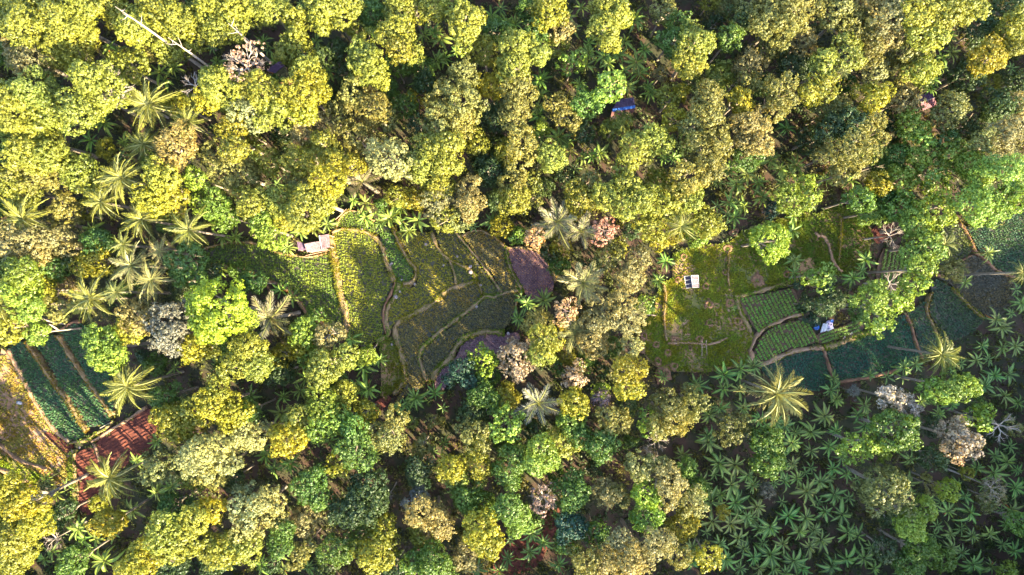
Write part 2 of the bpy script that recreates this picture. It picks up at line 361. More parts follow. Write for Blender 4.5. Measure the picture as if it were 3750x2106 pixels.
for k, (spec, z, ang, kind, c, lab) in enumerate(PAD):
    poly = wpoly(spec)
    f = slab('rice_paddy' if kind == 'r' else 'stubble_field', poly, z, 'mud' if kind == 'r' else 'stubble_mud', lab, color=(1, 1, 1))
    A = np.array(poly); lo, hi = A.min(0) - 1, A.max(0) + 1
    a = math.radians(ang); ca, sa = math.cos(a), math.sin(a); c0 = (lo + hi) / 2; c = tuple(q * 1.75 for q in c); D = np.abs(hi - lo).sum() / 2
    sx, sy = (.33, .27) if kind == 'r' else (.3, .3)
    u, v = np.meshgrid(np.arange(-D, D, sx), np.arange(-D, D, sy)); u = u.ravel(); v = v.ravel()
    u = u + .25 * np.sin(v * .35 + k) + rng.normal(0, .035, u.size); v = v + rng.normal(0, .05, v.size)
    X = c0[0] + u * ca - v * sa; Y = c0[1] + u * sa + v * ca
    q = inside(X, Y, [tuple(p) for p in smooth(poly, 3, True)]) & (rng.random(X.size) > (.03 + .07 * (vnoise(X, Y, 1.7, k) < -.45)))
    P = np.stack([X[q], Y[q]], 1)
    if kind == 'r': Vv, F, T = blades(P, z, .26, .050, .15, 9, k)
    else: Vv, F, T = blades(P, z, .12, .035, .09, 6, k)
    stuff('rice_plants' if kind == 'r' else 'rice_stubble', Vv, F, T, 'rice', f, c)

# ---- banks between the paddies and footpaths
def bank(spec, w, h, m, gcol=None, gd=26, name='earth_bank', label=None, base=-.5, gh=.20, seed=0):
    pts = smooth([Vector((*W(p)[:2], 0)) for p in path(spec)], 6)
    res = [pts[0]]
    for p in pts[1:]:
        while (p - res[-1]).length > .45: res.append(res[-1] + (p - res[-1]).normalized() * .42)
    r = random.Random(len(spec)); V, F = [], []; prof = [(-.62, None), (-.46, .35), (-.22, .9), (.05, 1), (.27, .85), (.48, .3), (.62, None)]
    cl = []
    for i, p in enumerate(res):
        d = (res[min(i + 1, len(res) - 1)] - res[max(i - 1, 0)]).normalized(); nrm = Vector((-d.y, d.x, 0))
        ww = w * (1 + .22 * math.sin(i * .9 + len(spec)) + r.uniform(-.14, .14)); off = nrm * r.uniform(-.05, .05)
        cl.append((p + off, nrm, ww))
        for (u, q) in prof:
            zz = base if q is None else (0.02 + h * q * (1 + r.uniform(-.15, .15)))
            v = p + off + nrm * u * ww; V.append((v.x, v.y, zz))
    k = len(prof)
    for i in range(len(res) - 1):
        for j in range(k - 1): F.append((i * k + j, (i + 1) * k + j, (i + 1) * k + j + 1, i * k + j + 1))
    F.append(tuple(range(k))); F.append(tuple(reversed(range((len(res) - 1) * k, len(res) * k))))
    o = link(name, py_mesh(name, V, F, m, True), kind='structure')
    if label: o['label'] = label
    if gcol:
        P = []; Z = []
        for (p, nrm, ww) in cl:
            for _ in range(max(1, int(gd * .75 * w))):
                u = r.gauss(0, .27)
                if abs(u) < .6 and r.random() < .55 + .45 * math.sin(p.x * 1.1 + p.y * .7): 
                    q = p + nrm * u * ww; P.append((q.x + r.uniform(-.2, .2), q.y + r.uniform(-.2, .2))); Z.append(h * max(0, 1 - (u / .55) ** 2) * .8)
        if P:
            Vv, Ff, T = blades(np.array(P), np.array(Z), gh, .045, .09, 6, len(spec) + seed)
            stuff('bank_grass', Vv, Ff, T, 'grass', o, gcol)
    return o
YG, LG, OG = (.215, .225, .025), (.165, .235, .028), (.21, .175, .035)
BANKS = [
 ("11:950,330 968,440 990,560 1010,700 1045,850 1072,960 1072,1085", .80, .34, 'bank', YG, 60),
 ("11:965,305 1050,282 1180,298 1268,328 1335,410 1372,550 1432,680", .42, .34, 'bank', YG, 40),
 ("11:1268,325 1310,360 1345,430 1385,540 1440,670", .45, .36, 'bank', YG, 45),
 ("11:1440,680 1395,790 1352,880 1352,990 1372,1080", .34, .30, 'red_bank', None, 0),
 ("11:1470,690 1435,800 1385,880 1370,990 1392,1075 1300,1130", .52, .32, 'bank', LG, 46),
 ("11:1425,270 1462,380 1540,520 21:42,572 50,640 10,690 11:1480,695", .45, .36, 'bank', YG, 60),
 ("21:168,310 202,410 298,512 440,575 482,612 503,672", .45, .44, 'bank', YG, 60),
 ("21:298,512 340,620 358,712", .34, .40, 'bank', YG, 50),
 ("21:505,672 370,714 285,742 180,842 0,938 11:1450,1000 1438,1060 1478,1200 1512,1330 1508,1430 12:1430,80", .62, .40, 'bank', YG, 56),
 ("21:340,302 400,372 480,462 560,560 640,682 698,762", .36, .46, 'bank', LG, 70),
 ("21:732,425 740,520 795,650 852,752", .36, .50, 'bank', LG, 60),
 ("21:852,752 760,748 640,795 560,790 480,872 335,978 200,1080 98,1185 80,1250 100,1340 135,1430", .48, .44, 'bank', LG, 66),
 ("21:512,680 530,720 553,790", .26, .36, 'bank', YG, 40),
 ("21:705,1062 560,1055 430,1092 355,1165 305,1260 212,1335 172,1430", .72, .46, 'bank', LG, 80),
 ("21:838,762 805,820 798,905", .36, .44, 'bank', LG, 50),
 ("21:395,335 480,298 560,302 660,358 735,425 860,424 1005,470 1075,590 1098,690", .30, .50, 'bank', OG, 30),
 ("11:0,432 150,392 330,382 450,412 560,462 700,484 810,490 940,456", .26, .24, 'bank', OG, 30),
 ("11:40,552 220,572 330,600 450,655 560,702 650,752 718,838 780,932 850,972 930,1022 1000,1095", .42, .26, 'red_bank', YG, 30),
 ("11:1000,265 1030,195 1110,145 1210,175 1290,228", .26, .3, 'bank', OG, 30),
 # left paddies
 ("01:212,1140 282,1235 345,1335 410,1430 02:440,25 545,165 610,270 672,372", .46, .34, 'bank', OG, 42),
 ("01:450,1085 505,1180 560,1270 620,1360 02:700,20 800,150 858,265", .46, .40, 'bank', OG, 42),
 ("01:70,1190 110,1280 160,1380 02:210,20 260,120 340,250 430,365 540,445", .50, .26, 'path', YG, 10),
 ("01:470,1045 560,985 640,985", .34, .4, 'red_bank', None, 0),
 ("02:540,445 640,430 700,400 820,325 860,280", .34, .3, 'bank', LG, 46),
 ("02:700,440 800,375 950,285 1110,178", .34, .24, 'path', OG, 8),
 ("02:712,450 735,520 762,600", .24, .2, 'path', None, 0),
 ("02:560,500 540,620 560,760 580,900", .55, .22, 'bank', LG, 60),
 ("02:0,455 150,575 300,625 370,650", .34, .28, 'path', None, 0),
 ("02:0,640 120,690 220,750", .5, .3, 'path', OG, 10),
 # right paddies
 ("41:1045,238 1108,318 1165,445 1215,492 1340,602 1480,650", .34, .34, 'red_bank', OG, 14),
 ("41:1140,482 1080,512 1000,552", .24, .3, 'red_bank', None, 0),
 ("41:642,912 690,1020 722,1130 772,1262", .34, .24, 'red_bank', OG, 8),
 ("41:835,770 802,890 862,1030 912,1135", .30, .24, 'bank', OG, 30),
 ("41:1000,730 1100,842 1232,955", .32, .28, 'bank', YG, 50),
 ("41:30,1190 68,1310 100,1415", .38, .22, 'red_bank', None, 0),
 ("41:858,620 950,650", .34, .3, 'red_bank', None, 0),
 ("31:1020,1200 1040,1250 1010,1310", .5, .22, 'path', OG, 6),
 ("31:1090,1318 1200,1268 1350,1205 1546,1178 41:30,1182", .50, .26, 'path', YG, 16),
 ("41:40,1172 160,1142 300,1075 410,1072", .62, .28, 'bank', LG, 60),
 ("41:120,1440 300,1412 600,1345", .4, .24, 'red_bank', None, 0),
 # garden
 ("31:1020,1210 1060,1110 1130,1030 1230,985 1330,940 1430,925", .36, .22, 'path', YG, 16),
 ("31:905,790 1000,775 1240,705 1335,675", .44, .24, 'bank', LG, 60),
 ("31:915,800 950,920 1000,1000 1040,1085", .40, .22, 'bank', LG, 60),
 ("31:370,690 385,800 372,930 380,1060 400,1140", .30, .24, 'bank', OG, 46),
 ("31:400,1145 560,1140 720,1150 860,1100", .26, .16, 'path', YG, 30),
 ("31:862,470 855,600 862,720", .24, .18, 'bank', OG, 36),
 ("31:1546,340 1500,300", .3, .2, 'path', None, 0),
 ("41:0,320 60,380 100,520 170,610", .34, .14, 'path', OG, 8),
 ("41:155,200 158,350 145,520", .26, .14, 'bank', YG, 50),
]
for b in BANKS: bank(b[0], b[1] * 1.25, b[2] + .18, b[3], b[4], b[5], name='footpath' if b[3] == 'path' else 'earth_bank')

# ---- clearings
def clearing(name, spec, z, m, label, dens, gcol, seed, gh=.22):
    poly = wpoly(spec); o = slab(name, poly, z, m, label)
    A = np.array(poly); lo, hi = A.min(0), A.max(0); n = int((hi - lo).prod() * dens)
    X = rng.uniform(lo[0], hi[0], n); Y = rng.uniform(lo[1], hi[1], n)
    q = inside(X, Y, poly) & (vnoise(X, Y, 1.1, seed) + rng.normal(0, .45, n) > -.28)
    Vv, F, T = blades(np.stack([X[q], Y[q]], 1), z, gh, .07, .10, 5, seed)
    stuff('weeds', Vv, F, T, 'grass', o, gcol)
    return o
clearing('grass_clearing', "31:440,470 640,400 870,385 960,300 1010,420 1040,560 1300,560 1400,690 1330,690 920,785 1050,1090 1015,1220 1000,1300 700,1360 380,1345 230,1240 215,1000 300,900 340,700 440,650",
    .03, 'clearing', 'weedy yellow green garden clearing around the small sheet roofed shelter', 60, (.185, .235, .030), 3)
clearing('grass_clearing', "31:980,300 1200,220 1400,160 1546,160 41:60,120 200,110 330,200 400,330 330,560 180,640 60,600 31:1546,720 1420,690 1320,560 1040,560",
    .05, 'clearing', 'dark green grassy clearing between the open crowned tree and the lime trees', 60, (.115, .175, .025), 4)
clearing('grass_slope', "01:0,1240 60,1230 110,1300 160,1400 02:220,60 330,250 440,380 540,470 540,620 520,780 420,760 330,690 200,650 0,500",
    .04, 'path', 'bare sunlit terraced slope with dry grass at the left edge', 42, (.27, .235, .055), 5, .18)  # dry grass tone lightened further in place of sun blocked by trees
clearing('grass_strip', "02:-60,470 130,592 320,690 270,755 150,705 -60,590", .06, 'clearing', 'narrow bright green grass strip at the left edge below the terraced slope', 110, (.17, .25, .02), 6, .2)
clearing('grass_patch', "11:1390,1100 1440,1110 1480,1250 1500,1430 12:1420,60 1370,110 1330,90 11:1330,1430 1330,1250 1320,1150", .08, 'clearing', 'rough grassy patch left of the long curving bank', 50, (.16, .19, .03), 7)
clearing('grass_patch', "11:1440,690 1546,690 21:20,700 11:1540,735 1450,765 1400,880 1380,880 1440,770", .22, 'bank', 'short grassy verge between two paddies', 60, (.19, .22, .03), 8)
for spec in ("12:1270,150 1360,100 1420,110 1350,200 1300,210", "31:490,560 560,470 600,560 640,700 560,740 500,620", "22:690,1190 840,1150 1080,950 1140,1000 1000,1330 860,1430 640,1430", "31:830,700 880,740 900,900 960,990 880,1000 840,830", "31:520,960 570,940 560,1140 440,1150 460,1110 530,1080"):
    slab('bare_soil_patch', wpoly(spec), .075, 'red_soil' if spec[0] != '3' else 'path', None, depth=.3, open_=spec[0] != '2', jit=.12)

# ---- tilled red plots with ridges
def tilled(spec, ang, z, label, sp=.42, m='red_soil', hgt=.075, gapn=.10):
    poly = wpoly(spec); o = slab('tilled_plot', poly, z, m, label)
    A = np.array(poly); c0 = A.mean(0); D = np.abs(A - c0).max() * 1.5; a = math.radians(ang); r = random.Random(int(ang * 7 + 3))
    d = Vector((math.cos(a), math.sin(a))); q = Vector((-d.y, d.x)); b = MB(); v = -D
    while v < D:
        run = []; v += sp * r.uniform(.85, 1.15); u = -D
        while u < D:
            p = Vector(c0) + d * u + q * (v + .08 * math.sin(u * .5 + v)); inn = bool(inside(np.array([p.x]), np.array([p.y]), poly)[0])
            if inn and r.random() > gapn: run.append(p)
            elif len(run) > 1: ridge(b, run, q, sp, z, hgt, r); run = []
            else: run = []
            u += .38
        if len(run) > 1: ridge(b, run, q, sp, z, hgt, r)
    link('soil_ridges', b.mesh('soil_ridges', m, False), o, kind='stuff')
    return o
def ridge(b, run, q, sp, z, hgt, r):
    V, F = [], []
    for p in run:
        h = hgt * r.uniform(.2, 1.6)
        for (s, zz) in ((-.44, -.03), (-.2, h * .8), (.12, h), (.42, -.03)):
            w = p + q * s * sp * r.uniform(.85, 1.15); V.append((w.x, w.y, z + zz))
    for i in range(len(run) - 1):
        for j in range(3): F.append((i * 4 + j, (i + 1) * 4 + j, (i + 1) * 4 + j + 1, i * 4 + j + 1))
    b.add(V, F)
tilled("02:580,535 690,480 715,490 745,590 800,700 780,850 720,955 662,992 592,920 602,780 584,640", 22, .05, 'dark red tilled plot under the left coconut palm')
tilled("02:728,450 820,382 950,300 1105,192 1160,235 1182,320 1150,480 1000,580 860,680 770,600 748,510", 28, .09, 'red tilled plot with straight ridges right of the small path')
tilled("02:345,390 385,372 545,462 505,522", -38, .16, 'small brick red seed bed beside the blue green paddy', .4)
tilled("41:395,290 520,235 570,320 440,392", -28, .07, 'small red seed bed with bare ridges beside the lime trees', .52, 'red_soil', .16)

# ================================================================= TREES
# per study tile: u,v,radius,colour (tile pixels).  y yellow-green  Y golden  o olive  t tan  g green  l lime  d dark  w cream  p pinkish  s silvery  k bluish teal
TREES = {
'00': "60,90,150,y 200,190,160,y 400,60,130,y 500,180,160,y 600,60,120,y 560,340,150,y 430,400,110,y 250,470,140,t 150,380,90,t 15,400,80,g 820,30,110,y 930,130,90,y 1010,210,120,y 1210,70,130,y 1330,160,140,y 1460,120,90,y 1260,330,110,y 1360,370,75,y 1480,290,85,y 1490,50,65,g 960,500,130,y 660,570,120,y 600,850,130,y 780,700,130,y 210,690,140,y 340,860,130,y 90,850,140,y 230,980,100,y 20,700,90,y 250,1150,150,y 380,1180,110,y 230,1350,140,o 390,1310,100,o 600,1300,130,y 690,1390,90,y 800,1130,70,Y 80,1380,100,y 1320,1120,150,t 1140,1210,65,g 1230,1330,120,y 1480,1350,80,l 1340,800,80,Y 1440,770,60,y 1100,420,70,o 40,1150,80,g 300,20,90,y",
'10': "60,60,110,y 190,110,120,y 90,220,110,y 240,200,90,y 480,50,140,y 680,150,85,y 690,250,75,y 690,380,120,y 590,400,70,y 760,510,95,y 820,580,80,Y 910,70,120,y 1050,60,120,y 880,170,75,y 1140,230,60,y 1240,260,60,y 1270,120,105,g 1450,50,110,y 1400,230,100,y 1500,230,90,y 1480,370,90,y 1440,500,80,g 1180,430,110,y 1260,500,110,y 1180,570,80,y 1310,600,70,y 130,680,150,y 30,760,90,Y 250,640,80,Y 430,680,120,y 350,860,130,w 740,720,140,Y 740,840,90,Y 570,830,110,y 450,900,70,y 200,960,105,Y 350,1020,70,Y 740,980,90,t 900,940,80,t 1270,820,140,o 1110,700,90,o 1010,860,90,o 1130,1020,110,o 1370,890,70,o 1500,790,95,g 1400,1200,160,w 60,1150,85,o 220,1130,90,y 250,1310,145,o 480,1220,100,y 740,1130,42,l 700,1230,105,y 880,1080,90,y 850,1200,100,y 1000,1200,100,y 920,1370,115,Y 720,1400,110,o 1110,1250,80,Y 1380,660,80,g 900,420,80,d 1000,380,75,d 560,640,60,g 1510,1150,60,d 60,560,70,g 340,640,75,y 610,1170,60,d 1060,560,80,d 920,700,70,d 590,990,80,d",
'20': "40,50,110,y 180,80,90,y 330,60,90,y 420,170,130,y 40,400,70,y 90,500,75,g 420,560,100,o 250,760,120,o 400,760,130,o 260,900,120,o 370,930,120,o 130,1140,120,y 290,1120,130,y 90,1270,110,y 250,1250,100,y 560,380,110,y 820,350,110,y 950,410,95,y 770,510,105,y 830,680,115,o 800,820,110,o 790,930,80,o 620,640,100,Y 640,900,95,d 850,1080,115,o 740,1150,90,Y 820,1260,90,o 1070,1180,105,y 970,1240,65,o 990,970,60,l 510,1070,85,y 610,1270,100,d 230,1390,110,y 440,1420,80,t 900,1380,80,y 780,1390,80,o 1040,80,120,Y 1150,230,85,t 1100,350,80,y 1230,460,85,l 960,230,90,g 1470,200,110,y 1470,60,100,y 1500,320,75,y 1510,650,120,l 1340,790,105,g 1110,790,80,o 1190,890,80,o 1500,970,60,y 1330,1390,85,o 640,240,90,g 120,620,80,d 400,340,60,y 60,730,60,Y 900,50,80,g 540,1220,60,d 680,1090,70,d 1310,1000,80,d 1180,1330,70,d 1020,1400,70,d 1080,480,65,d 960,1020,45,l 80,950,80,d",
'30': "30,110,95,y 370,100,85,o 620,320,130,y 560,470,110,y 440,300,100,g 480,170,80,g 790,560,95,y 720,15,65,Y 850,60,65,o 1010,40,85,o 1180,90,130,o 1360,90,140,o 1290,200,100,o 1130,190,80,o 880,290,90,g 1180,350,100,o 1030,480,105,t 1010,620,75,o 1430,320,100,t 1350,490,105,d 1490,480,80,d 1260,690,115,o 1230,830,80,o 1490,680,95,Y 950,770,90,Y 1000,960,110,t 1110,900,85,t 1110,1060,90,t 980,1090,80,t 710,750,115,o 720,900,125,o 590,970,80,o 420,730,85,y 440,900,80,Y 170,1130,110,y 310,1060,110,y 50,930,75,y 700,1140,130,o 790,1080,80,o 730,1280,100,o 70,1270,85,y 560,1340,130,o 320,1380,100,Y 90,1400,85,y 1000,1190,100,g 1480,1060,95,d 1440,1390,80,l 1510,930,60,o 960,150,100,d 580,600,70,d 350,560,60,t 540,1080,80,d 870,650,60,d 760,170,60,d 500,700,60,Y 1110,640,70,g",
'40': "130,80,130,o 400,50,130,t 540,120,140,t 290,190,105,o 500,280,110,t 380,370,110,o 220,400,120,y 60,470,95,y 430,560,105,w 760,60,140,y 940,80,130,y 1130,50,120,y 830,240,130,y 700,380,130,o 760,520,110,y 610,540,95,o 1430,60,130,d 1470,200,110,y 1220,230,110,d 1300,420,115,Y 1480,330,75,y 1140,560,110,d 1310,620,65,Y 1490,620,80,d 50,660,90,y 90,830,110,o 80,960,90,d 400,740,105,Y 650,750,120,t 230,950,120,d 390,980,110,o 260,1130,130,o 400,1130,90,y 180,1310,80,o 700,940,95,l 760,1060,95,l 980,850,120,o 1340,800,110,d 1480,790,85,t 1390,1020,120,t 1340,1150,110,t 1000,1170,100,l 1130,1230,100,l 960,1070,80,g 600,1170,95,g 620,1350,105,l 450,1390,85,Y 860,1320,130,l 1390,1320,150,l 1210,1330,80,l 1120,990,95,d 200,640,65,g 520,900,70,d 1240,1060,80,o 760,1200,80,l 480,1260,70,g 60,1180,80,o 560,1010,70,d 1040,720,60,d 1250,930,75,d",
'01': "170,50,100,y 130,370,130,t 250,360,120,t 260,470,90,t 440,370,110,t 480,150,110,o 640,140,75,Y 1150,50,120,Y 1290,70,110,Y 740,380,95,g 720,520,120,Y 160,620,120,l 370,580,110,g 130,760,120,l 290,760,120,Y 540,530,90,d 220,880,100,l 430,890,90,o 480,710,70,t 70,1030,95,y 290,1060,85,l 1400,560,160,G 1280,960,130,s 1290,1110,120,s 1030,940,110,t 960,1060,90,y 770,1130,120,l 830,1250,110,l 740,1240,80,l 1470,1180,100,Y 1170,1300,75,g 970,730,65,g 1510,60,80,l 1260,250,60,g 60,560,70,g 460,470,70,d 560,430,60,t 1090,1250,55,d 30,130,50,g 1060,840,55,d 1360,760,70,d",
'11': "80,100,105,l 350,90,120,y 560,60,110,y 760,130,145,y 880,60,110,Y 600,180,100,y 150,190,85,g 480,320,110,l 420,230,80,l 1440,30,75,y 105,900,250,L 750,1060,100,l 720,1150,80,Y 930,1090,90,t 330,1180,110,y 230,1300,110,y 380,1310,110,y 590,1240,90,Y 20,1190,80,y 810,1210,100,l 900,1320,130,y 1060,1230,85,y 1220,1230,65,l 370,690,80,g 240,590,65,g 570,1370,95,d 990,1420,70,g 150,1160,70,g 30,620,80,d 140,1360,55,d 1330,90,45,g 830,920,55,g",
'21': "50,60,85,Y 200,70,100,t 260,200,95,y 450,90,105,t 400,180,90,o 700,270,75,Y 820,330,60,l 780,60,105,y 920,40,75,o 650,70,70,d 1290,60,115,Y 1480,40,100,y 1040,300,75,y 1150,420,75,Y 1120,560,70,g 970,990,100,o 1030,1120,110,y 980,1230,90,y 810,1270,145,p 560,1270,105,l 390,1340,75,k 450,1440,60,k 1190,1000,70,Y 1390,1010,100,t 1390,1140,100,t 1480,940,85,t 1330,1290,68,l 1190,1250,65,Y 1250,1390,85,p 1500,500,90,o 1520,1180,70,g 1340,560,60,d 1060,470,60,d 300,1410,50,k 620,1400,60,g 1440,800,60,t 1440,1350,60,d 1110,1330,50,g 1030,170,45,o",
'31': "70,90,110,y 200,40,100,y 360,110,120,y 540,40,115,y 280,260,110,y 30,420,65,y 170,520,90,t 120,640,95,t 50,840,100,t 220,850,70,l 90,980,110,t 180,950,60,t 120,1180,80,w 110,1350,110,Y 700,230,105,y 620,330,75,l 1180,370,140,L 1320,60,105,l 1480,40,75,l 1490,640,55,l 1500,970,48,k 1390,710,30,k 450,330,60,Y 60,1270,60,o 330,370,60,Y 130,300,55,d 1440,850,60,d 1200,130,60,k",
'41': "50,640,85,l 400,150,100,l 600,110,120,l 740,230,110,l 900,140,140,l 1190,120,120,l 1340,110,125,l 1490,40,105,l 780,350,95,l 840,440,90,l 780,560,95,l 730,680,100,l 400,800,105,l 550,840,85,l 450,970,110,l 640,800,75,l 290,890,70,g 1010,590,75,o 300,60,95,g 500,60,80,g 680,480,70,l 120,820,70,d 30,870,70,d 60,720,50,d",
'02': "70,800,120,Y 190,890,110,Y 60,1000,110,y 270,1060,105,Y 90,1170,130,y 180,1280,90,y 60,1330,130,y 820,1050,105,Y 1230,110,100,g 1310,280,120,Y 1430,200,90,y 1220,630,125,o 1420,330,100,Y 1480,560,140,w 1230,1130,130,y 1400,1180,130,y 1110,1290,120,Y 1460,1040,110,y 1300,930,100,g 990,1380,110,Y 560,1340,105,g 1300,1400,110,d 460,990,85,d 320,820,65,o 1480,720,90,y 220,950,60,d 740,900,55,Y 1240,1250,90,y 350,1000,60,g",
'12': "100,30,85,y 60,180,120,Y 210,220,120,Y 340,210,80,g 280,400,110,w 400,400,90,w 50,520,130,w 60,680,110,o 170,600,80,w 640,420,125,Y 690,270,90,y 880,150,110,l 900,290,120,l 1000,260,110,l 1060,80,95,y 1110,330,90,g 1130,520,130,g 1020,600,90,Y 1380,400,120,o 1440,250,80,o 1210,230,85,Y 780,800,120,g 870,860,90,g 850,720,80,g 760,1020,105,t 180,1250,130,y 320,1230,110,y 330,930,120,w 460,900,110,w 520,990,90,w 300,1080,100,w 1240,780,120,d 1190,920,130,d 1300,900,90,d 1060,980,100,d 1330,1130,110,Y 1280,1270,130,Y 1180,1150,90,g 990,1260,115,g 780,1220,65,o 560,1220,85,g 700,1310,75,o 40,950,90,Y 590,1120,75,g 80,1350,100,d 1450,1380,90,d 220,720,80,d 1140,410,70,g 930,1390,80,d 500,1370,60,d 20,1280,70,y",
'22': "540,80,100,g 730,110,95,Y 740,320,120,l 700,420,70,g 500,400,110,o 520,500,80,Y 470,220,100,d 770,620,140,g 330,650,100,Y 350,740,80,y 540,640,85,Y 440,860,110,g 550,920,90,g 1220,290,110,l 1170,440,120,y 1000,490,90,l 1240,150,105,Y 1460,470,110,g 1310,420,85,g 1090,670,65,g 960,610,80,l 740,960,110,g 850,1020,110,l 1220,850,115,g 1490,830,100,t 110,980,110,t 220,1080,110,t 90,1150,90,y 540,1120,130,Y 590,1210,100,Y 50,870,80,s 420,1310,95,t 180,1380,140,g 40,1340,90,g 1220,1080,110,k 1190,1190,85,g 1400,1130,90,g 1330,1340,110,o 1460,1340,110,t 1500,280,95,o 180,280,55,o 100,470,75,o 20,300,40,y 60,640,95,d 1440,50,55,l 1060,580,70,l 970,370,80,d 650,170,70,g 1230,720,70,g 900,300,50,g 1150,970,70,g 1380,650,60,d 390,620,55,o 70,760,70,k",
'32': "110,35,90,Y 110,160,80,d 250,280,80,l 400,170,110,o 450,290,100,o 330,330,80,o 600,150,100,o 30,300,85,o 120,440,50,g 260,540,55,p 180,620,95,o 410,720,105,t 410,860,80,t 240,840,110,L 250,1010,115,L 590,910,95,w 640,790,75,g 530,1070,100,Y 330,1210,105,t 60,1190,80,t 100,1350,130,t 230,1330,70,t 480,1300,85,o 30,850,75,o 720,1310,90,Y 820,970,45,Y 900,330,105,o 1140,430,110,g 1180,570,110,g 1160,820,58,s 550,640,70,g 330,610,70,o 1130,650,45,Y",
'42': "870,60,95,l 990,30,100,l 1130,20,75,l 500,90,70,W 600,120,80,W 690,200,70,W 590,370,165,G 260,490,105,l 400,470,75,l 480,530,50,l 1010,370,110,p 1110,450,120,p 1040,520,80,p 1210,260,90,l 510,800,180,o 760,960,95,l 690,1070,100,l 750,1130,60,l 980,800,88,L 850,780,60,o 1300,880,75,o 760,1230,100,g 700,1350,100,g 860,1300,70,l 1200,140,45,g 1120,680,45,Y 1500,1050,80,g 260,60,45,s 500,1250,85,d 950,1350,75,g 1480,340,60,o 1430,1420,60,l 560,1040,75,d 850,560,90,d 880,330,70,d"}
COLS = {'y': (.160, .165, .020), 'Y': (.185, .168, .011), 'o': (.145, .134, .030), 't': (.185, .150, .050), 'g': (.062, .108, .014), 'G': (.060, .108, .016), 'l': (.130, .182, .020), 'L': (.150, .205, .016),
        'd': (.036, .058, .014), 'w': (.205, .200, .070), 'W': (.27, .23, .20), 'p': (.25, .175, .11), 's': (.12, .118, .10), 'k': (.022, .052, .026)}
CWORD = {'y': 'yellow-green', 'Y': 'golden yellow', 'o': 'olive', 't': 'tan-tinged', 'g': 'green', 'G': 'dense round green', 'l': 'lime green', 'L': 'bright lime', 'd': 'dark green', 'w': 'cream-green', 'W': 'white-flowering', 'p': 'pinkish cream', 's': 'silvery grey', 'k': 'blue-green'}
RCLS = [.95, 1.4, 1.95, 2.7, 3.9]
CROWNS = {}
for ci, R0 in enumerate(RCLS):
    for v in range(4 if ci < 4 else 2):
        CROWNS[ci, 'n', v] = crown_mesh('leafy_crown', R0, .185, 100 + ci * 10 + v, [1.0, 1.2, .9, 1.1][v], .38)
    for v in range(2):
        CROWNS[ci, 'f', v] = crown_mesh('fine_leaf_crown', R0, .17, 300 + ci * 10 + v, [1.15, .95][v], .40, 1.0, .1, .24)
        CROWNS[ci, 'c', v] = crown_mesh('open_leaf_crown', R0, .26, 500 + ci * 10 + v, [.85, 1.0][v], .34, .9, .45, .36)
        CROWNS[ci, 'r', v] = crown_mesh('round_dense_crown', R0, .19, 700 + ci * 10 + v, .85, .28, 1.1, 0, .26, .8)
TRUNKS = [trunk_mesh('trunk', 40 + k) for k in range(5)] + [trunk_mesh('pale_trunk', 60 + k, 'pale_bark') for k in range(2)]
THINGS = []                                         # (kind, photo x, photo y, object, words) -> labels are written at the end
ALLT = []
def add_crown(t, px, py, rpx, c, h, org):
    """one leafy lobe of a tree, placed where the photo shows it"""
    R = rpx / PPM * (H - h) / H * 1.12
    x, y, _ = W((px, py), h)
    st = 'r' if c in 'GL' else 'f' if c in 'otws' else 'c' if (c == 'l' and rnd.random() < .45) or c in 'pW' else 'n'
    ci = min(range(len(RCLS)), key=lambda k: abs(math.log(RCLS[k] / R)))
    v = rnd.randrange(4 if st == 'n' and ci < 4 else 2)
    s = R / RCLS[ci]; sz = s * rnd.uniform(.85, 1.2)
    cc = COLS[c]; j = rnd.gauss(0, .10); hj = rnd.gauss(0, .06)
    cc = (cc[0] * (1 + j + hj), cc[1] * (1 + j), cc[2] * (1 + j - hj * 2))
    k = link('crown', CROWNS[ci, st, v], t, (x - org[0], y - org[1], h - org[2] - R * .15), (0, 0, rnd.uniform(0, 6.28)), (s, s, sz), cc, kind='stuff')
    ALLT.append((x, y, R, h))
    return R
def add_tree(lobes):
    big = max(lobes, key=lambda q: q[2]); ext = sum(q[2] ** 2 for q in lobes) ** .5
    c = big[3]; small = len(lobes) == 1 and big[2] < 37.5
    base = ext / PPM
    h = 2.2 + base * 1.6 + rnd.uniform(0, 1.4) if small else 5.8 + base * 1.6 + rnd.uniform(-1, 2.2) - (1.6 if c in 'd' else 0)
    w = [q[2] ** 2 for q in lobes]; cx = sum(q[0] * k for q, k in zip(lobes, w)) / sum(w); cy = sum(q[1] * k for q, k in zip(lobes, w)) / sum(w)
    x, y, _ = W((cx, cy), h * .9); g0 = float(gz(x, y))
    t = bpy.data.objects.new('leafy_shrub' if small else 'broadleaf_tree', None); col.objects.link(t)
    t.location = (x, y, g0); t.empty_display_size = .3
    Rm = max(add_crown(t, q[0], q[1], q[2], q[3], h + (rnd.uniform(-1.3, .5) if q is not big else 0), (x, y, g0)) for q in lobes)
    Rt = Rm if len(lobes) == 1 else Rm * 1.3
    link('stems' if small else 'trunk', rnd.choice(TRUNKS[:5] if rnd.random() < .7 else TRUNKS), t, (0, 0, 0), (0, 0, rnd.uniform(0, 6.28)), (Rt * .95, Rt * .95, (h - g0) * 1.0))
    THINGS.append(('shrub' if small else 'tree', cx, cy, t, CWORD[c], ext))
CIR = []
for tl, spec in TREES.items():
    for tok in spec.split():
        u, v, r, c = tok.split(','); p = N(tl, float(u), float(v)); CIR.append((p[0], p[1], float(r) / TS, c))
FAM = {'y': 1, 'Y': 1, 'o': 2, 't': 2, 'g': 3, 'd': 4, 'l': 5, 'w': 6, 'W': 7, 'p': 8, 's': 9, 'k': 10}
own = list(range(len(CIR)))
